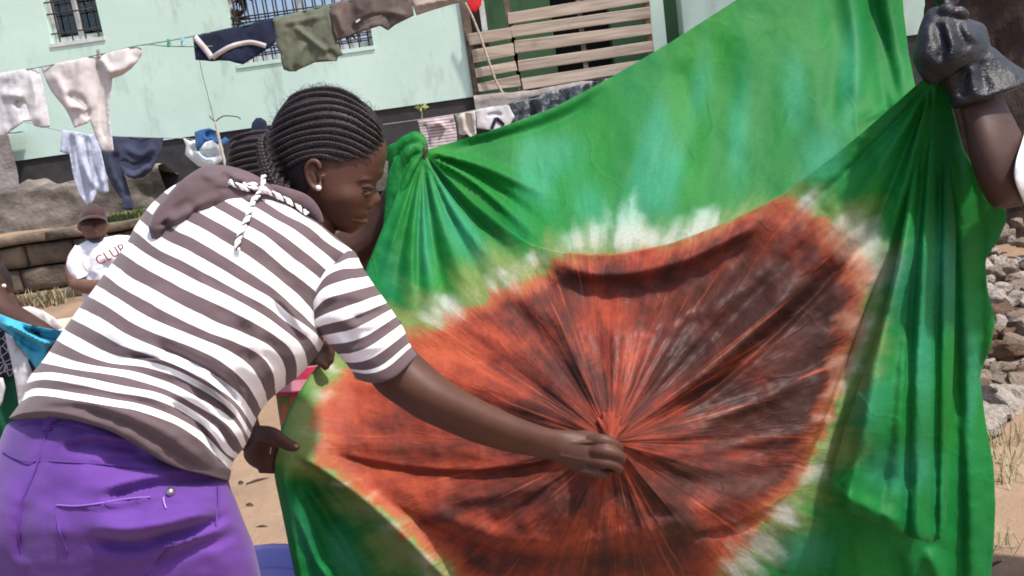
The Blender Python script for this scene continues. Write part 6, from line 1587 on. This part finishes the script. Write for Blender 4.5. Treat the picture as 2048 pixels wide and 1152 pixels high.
# --- person on the right with rubber gloves
M_RUB = NT('black_rubber'); v = M_RUB.coord()
M_RUB.set(Base_Color=M_RUB.ramp(M_RUB.noise(v, 22, 4), [(.35, (0.006, .006, .008)), (.65, (0.016, .016, .020))]), Roughness=M_RUB.math('MULTIPLY_ADD', M_RUB.noise(v, 35, 4), .40, .26)); M_RUB.b.inputs['Specular IOR Level'].default_value = .34
M_RUB.bump(M_RUB.math('ADD', M_RUB.noise(v, 70, 4, .6), M_RUB.math('MULTIPLY', M_RUB.noise(v, 260, 3), .35)), .55, .006); M_RUB = M_RUB.m
D3 = 1.42
p3 = U1(2330, 500, 1.75)
rp = thing('person', 'person with black rubber gloves and white sleeve holding up the edge of the cloth', 'person', (p3.x, p3.y, 0))
mb = MB()
V, F, _, _ = loft([st(1915, 205, 1998, 165, 1.420, .036), st(1924, 235, 2012, 205, 1.415, .040), st(1934, 290, 2032, 245, 1.405, .046), st(1946, 340, 2052, 285, 1.400, .050), st(1966, 388, 2066, 318, 1.400, .052), st(1990, 416, 2082, 330, 1.405, .050), st(2030, 414, 2100, 300, 1.42, .050), st(2070, 402, 2140, 285, 1.45, .052), st(2130, 390, 2190, 270, 1.50, .056), st(2200, 380, 2250, 260, 1.58, .06)], nf=24, sub=6)
mb.add(V, F)
hc_ = U1(2330, 120, 1.78); mb.ball(hc_, (.08, .10, .12), 24, 16); mb.tube([hc_ - Vector((0, 0, .08)), hc_ - Vector((0, -.02, .25))], [.055, .065], n=16, sub=1)
mb.tube([hc_ + Vector((-.06, -.05, -.02)), hc_ + Vector((-.10, -.07, -.03)), hc_ + Vector((-.07, -.05, -.05))], [.015, .018, .012], n=8)
o = mb.build('body', M_SKIN2, rp); voxel(o, .004, 4)
sh = hc_ - Vector((0, -.02, .26))
mb = MB(); mb.tube([sh + Vector((0, 0, .04)), sh - Vector((0, 0, .05)), sh - Vector((0, 0, .30)), sh - Vector((0, 0, .55))], [.09, .19, .18, .19], n=30, sub=8); mb.build('white_top', M_TEE, rp)
V, F, _, _ = loft([dict(c=[(2050, 400), (2036, 350), (2052, 276)], d=1.415, h=.055), dict(c=[(2046, 405), (2028, 345), (2048, 270)], d=1.415, h=.078), dict(c=[(2056, 412), (2040, 345), (2062, 258)], d=1.42, h=.086), st(2080, 420, 2150, 255, 1.47, .082), st(2140, 420, 2200, 240, 1.53, .09), st(2230, 430, 2280, 220, 1.62, .10), st(2300, 440, 2330, 220, 1.72, .10)], nf=24, sub=6, wr=lambda x, y: .006 * fbm(x * .04, y * .04, 151))
mesh_obj('white_sleeve', V, F, M_TEE, rp)
mb = MB(); z0 = sh.z - .5
for s in (-1, 1):
    mb = MB(); mb.tube([(sh.x + .09 * s, sh.y, z0), (sh.x + .1 * s, sh.y, z0 * .5), (sh.x + .1 * s, sh.y, .06)], [.11, .08, .06], n=14); mb.build('trouser_leg', M_JEAN, rp)
# glove: fist, bunched fingers and flared cuff
mb = MB()
Z4 = lambda x, y: (1700 + x / 4.8, y / 4.8)
def zst(ax, ay, bx, by, d, h): a = Z4(ax, ay); b = Z4(bx, by); return st(a[0], a[1], b[0], b[1], d, h)
V, F, _, _ = loft([zst(800, 60, 900, 70, 1.425, .012), zst(720, 130, 1120, 170, 1.42, .034), zst(660, 280, 1280, 230, 1.415, .048), zst(625, 430, 1330, 330, 1.412, .056), zst(600, 590, 1345, 430, 1.41, .058), zst(680, 720, 1350, 470, 1.41, .054), zst(800, 820, 1345, 490, 1.412, .050)], nf=36, sub=7,
               fold=[([Z4(900, 150), Z4(960, 350), Z4(980, 480), Z4(890, 620)], 0.0088, 8), ([Z4(820, 200), Z4(870, 380), Z4(900, 500), Z4(830, 600)], -0.0110, 11), ([Z4(1080, 180), Z4(1130, 300), Z4(1250, 400)], 0.0066, 9), ([Z4(1020, 200), Z4(1080, 380), Z4(1160, 480)], -0.0066, 8), ([Z4(760, 200), Z4(720, 400), Z4(700, 600)], 0.0044, 14)])
mb.add(V, F)
V, F, _, _ = loft([zst(800, 760, 1340, 440, 1.412, .045), zst(900, 850, 1400, 470, 1.412, .044), zst(950, 930, 1480, 540, 1.412, .044), zst(970, 1010, 1560, 600, 1.412, .047), zst(1000, 1050, 1640, 650, 1.412, .052), zst(1120, 1040, 1760, 720, 1.412, .058), zst(1300, 985, 1800, 760, 1.414, .056)], nf=36, sub=7,
               fold=[([Z4(1330, 480), Z4(1450, 600), Z4(1640, 760)], 0.0066, 9), ([Z4(1250, 560), Z4(1280, 740), Z4(1330, 900)], -0.0077, 10), ([Z4(1120, 640), Z4(1080, 800), Z4(1070, 950)], -0.0066, 9), ([Z4(960, 680), Z4(980, 860), Z4(1010, 980)], 0.0066, 8), ([Z4(1180, 620), Z4(1180, 800), Z4(1220, 940)], 0.0055, 8)])
mb.add(V, F)
for k, (x0, y0, x1, y1) in enumerate([(900, 90, 960, 140), (980, 120, 1100, 160), (680, 620, 800, 780)]):
    a = Z4(x0, y0); b = Z4(x1, y1); px_tube(mb, [(a[0], a[1], 1.40), ((a[0] + b[0]) / 2, (a[1] + b[1]) / 2 - 2, 1.385), (b[0], b[1], 1.39)], [.010, .013, .010], n=12)
gl = mb.build('rubber_glove', M_RUB, rp); voxel(gl, .0032, 3, .5)
mb = MB()
V, F, _, _ = loft([st(1864, -6, 1920, -6, 1.60, .03), st(1868, 6, 1918, 4, 1.60, .03), st(1882, 14, 1912, 12, 1.60, .02)], nf=16, sub=4); mb.add(V, F)
V, F, _, _ = loft([st(1862, -100, 1922, -100, 1.60, .04), st(1860, -50, 1924, -50, 1.60, .04), st(1864, -4, 1920, -4, 1.60, .032)], nf=16, sub=4); mb.add(V, F)
px_tube(mb, [(1890, 14, 1.60), (1898, 20, 1.55), (1902, 26, 1.50), (1896, 30, 1.46)], [.012, .011, .010, .008], n=10)
gl2 = mb.build('rubber_glove', M_RUB, rp); voxel(gl2, .005, 3, .5)

# --- person at the left edge wringing a turquoise cloth
D4 = 2.25
p4 = U1(-60, 800, D4 + .1)
lp_ = thing('person', 'person with a navy patterned wrap at the left edge, arm reaching over a turquoise cloth', 'person', (p4.x, p4.y, 0))
mb = MB()
px_tube(mb, [(-90, 520, D4), (-40, 580, D4 - .02), (10, 628, D4 - .05), (52, 652, D4 - .08), (88, 668, D4 - .10), (112, 690, D4 - .12)], [.055, .050, .042, .036, .028, .024], n=16, sub=6)
px_tube(mb, [(112, 690, D4 - .12), (126, 704, D4 - .13), (136, 716, D4 - .13)], [.026, .032, .02], n=12)
for k in range(4): px_tube(mb, [(132, 704 + 6 * k, D4 - .14), (146, 708 + 6 * k, D4 - .15), (150, 716 + 6 * k, D4 - .14)], [.010, .009, .007], n=8)
mb.ball(U1(-40, 585, D4 + .12), (.08, .09, .105), 24, 16); px_tube(mb, [(-30, 590, D4 + .12), (-60, 640, D4 + .12)], [.05, .06], n=14, sub=1)
px_tube(mb, [(8, 600, D4 + .08), (20, 610, D4 + .08), (26, 598, D4 + .08)], [.03, .035, .02], n=12)
o = mb.build('body', M_SKIN2, lp_); voxel(o, .006, 3)
mb = MB(); mb.ball(U1(-44, 574, D4 + .13), (.088, .095, .095), 24, 16); mb.build('hair', M_HAIR, lp_)
mb = MB(); mb.ball(U1(8, 572, D4 + .03), .006, 10, 8); mb.build('earring', M_PEARL, lp_)
M_PAT = NT('navy_printed_cotton'); v = M_PAT.coord(); ch = M_PAT.n('ShaderNodeTexVoronoi', feature='DISTANCE_TO_EDGE', distance='EUCLIDEAN'); M_PAT.l(M_PAT.coord((1, 1, 1.6)), ch.inputs['Vector']); ch.inputs['Scale'].default_value = 34
M_PAT.set(Base_Color=M_PAT.mix(M_PAT.smooth(ch.outputs[0], .09, .05), (0.010, .011, .028), (0.36, .36, .42)), Roughness=.85); M_PAT = M_PAT.m
V, F, _, _ = loft([st(-260, 560, -30, 600, D4 + .10, .12), st(-270, 650, 22, 640, D4 + .08, .13), st(-270, 720, 30, 700, D4 + .07, .14), st(-270, 770, 34, 752, D4 + .07, .15)], nf=24, sub=6); mesh_obj('patterned_top', V, F, M_PAT, lp_)
M_GRN = cloth_mat('bottle_green_wrap', (0.010, 0.090, 0.045), (0.006, .06, .032)); hb = U1(-110, 762, D4 + .07); V = []; F = []; n = 36
for k in range(14):
    t_ = k / 13; z = hb.z + .03 - (hb.z - .03) * t_; r_ = .19 + .06 * t_
    for i in range(n): a = 2 * math.pi * i / n; V.append((hb.x + r_ * 1.05 * (1 + .05 * math.sin(a * 6)) * math.cos(a), hb.y + r_ * .8 * math.sin(a), z))
for k in range(13):
    for i in range(n): i2 = (i + 1) % n; F.append((k * n + i, (k + 1) * n + i, (k + 1) * n + i2, k * n + i2))
mesh_obj('green_wrap', V, F, M_GRN, lp_)
tag(garment('white_towel', [(10, 664), (22, 672), (38, 690), (52, 712), (62, 736), (70, 770), (62, 800), (52, 820), (40, 830), (36, 800), (30, 760), (22, 720), (14, 690)], D4 - .12, M_WSH, sp=5, puff=.02, amp=.01, seed=70), 'limp white towel hanging below the turquoise cloth', 'towel')
tag(garment('white_rag', [(-20, 752), (6, 756), (11, 774), (6, 800), (2, 812), (-20, 808)], D4 - .16, M_WSH, sp=5, puff=.02, amp=.01, seed=71), 'white rag against the bottle-green wrap', 'rag')
M_TURQ = cloth_mat('turquoise_cloth', (0.060, 0.36, 0.50), (0.045, .28, .42))
tag(garment('turquoise_cloth', [(-60, 600), (0, 628), (30, 640), (70, 652), (112, 660), (128, 660), (120, 680), (112, 690), (92, 720), (82, 740), (70, 735), (60, 720), (45, 700), (20, 668), (0, 655), (-60, 640)], D4 - .14, M_TURQ, sp=5, puff=.02, amp=.012, seed=73,
            fold=[([(0, 644), (40, 662), (80, 682), (110, 690)], .05, 6), ([(10, 650), (50, 678), (85, 700)], -.04, 8), ([(60, 655), (85, 668), (120, 672)], -.05, 6), ([(40, 645), (80, 656), (125, 662)], .04, 6)]), 'turquoise cloth being wrung at the left edge', 'cloth')
tag(garment('blue_laundry', [(64, 690), (84, 676), (112, 684), (104, 700), (84, 736), (68, 748), (58, 760), (52, 742)], D4 - .08, cloth_mat('deep_blue', (0.02, .035, .13), (0.05, .08, .2)), sp=5, puff=.03, amp=.02, seed=75), 'deep blue washing behind the turquoise cloth', 'cloth')
# enamel basin with pale washing behind them
bs = on_z(90, 652, .28); bs = U1(84, 660, 2.9)
bt = thing('basin', 'wide pale cream basin of washing behind the turquoise cloth', 'basin', (bs.x, bs.y, 0))
def bowl(mb, c, r, h, z0, t=.008, n=40):
    pr = [(r * .55, 0), (r * .75, h * .25), (r * .92, h * .7), (r, h), (r + .02, h + .004), (r + .02, h - .006), (r, h - .012), (r * .92 + t, h * .7), (r * .75 + t, h * .25), (r * .55, -.006)]
    pr = [(0.001, .004)] + pr + [(0.001, -.006)]
    V = []; F = []
    for (rr_, zz) in pr:
        for i in range(n): a = 2 * math.pi * i / n; V.append((c.x + rr_ * math.cos(a), c.y + rr_ * math.sin(a), z0 + zz))
    for k in range(len(pr) - 1):
        for i in range(n): i2 = (i + 1) % n; F.append((k * n + i, k * n + i2, (k + 1) * n + i2, (k + 1) * n + i))
    mb.add(V, F)
M_CRB = mk('cream_plastic', (0.62, .52, .44), (0.54, .45, .38), rough=.45, bump=0)
mb = MB(); bowl(mb, bs, .13, .16, bs.z - .155); mb.build('bowl', M_CRB, bt)
mb = MB(); bowl(mb, bs, .10, bs.z - .158, 0.0); bt2 = mb.build('stand', mk('dark_stool', (0.10, .07, .05)), bt)
tag(garment('heaped_washing', [(28, 610), (45, 614), (60, 612), (88, 622), (110, 636), (124, 652), (122, 664), (90, 668), (60, 660), (40, 640)], 2.85, M_CRM, sp=4, puff=.05, amp=.015, seed=78), 'pale washing heaped in the cream basin', 'washing')
# lavender tub at the bottom
tb_ = on_z(528, 1175, .30)
tub = thing('tub', 'lavender plastic tub on the sand beside the purple trousers', 'tub', (tb_.x, tb_.y, 0))
rim = U1(512, 1126, 1.75)
mb = MB(); bowl(mb, Vector((rim.x - .02, rim.y - .14, 0)), .19, rim.z - .005 if rim.z > .1 else .25, 0.008); mb.build('bowl', mk('lavender_plastic', (0.30, .27, .66), (0.26, .235, .60), rough=.35, bump=0), tub)
zr = rim.z - .005 if rim.z > .1 else .25; nW = 40
V = [(rim.x - .02, rim.y - .14, zr - .03)] + [(rim.x - .02 + .178 * math.cos(2 * math.pi * i / nW), rim.y - .14 + .178 * math.sin(2 * math.pi * i / nW), zr - .03) for i in range(nW)]
mw_ = NT('lavender_fill').set(Base_Color=(0.30, 0.27, 0.60), Roughness=.12).m  # lavender colour of the disc that lightens the tub
mesh_obj('fill_disc', V, [(0, 1 + i, 1 + (i + 1) % nW) for i in range(nW)], mw_, tub)  # disc added near the rim to brighten the tub's shaded inside
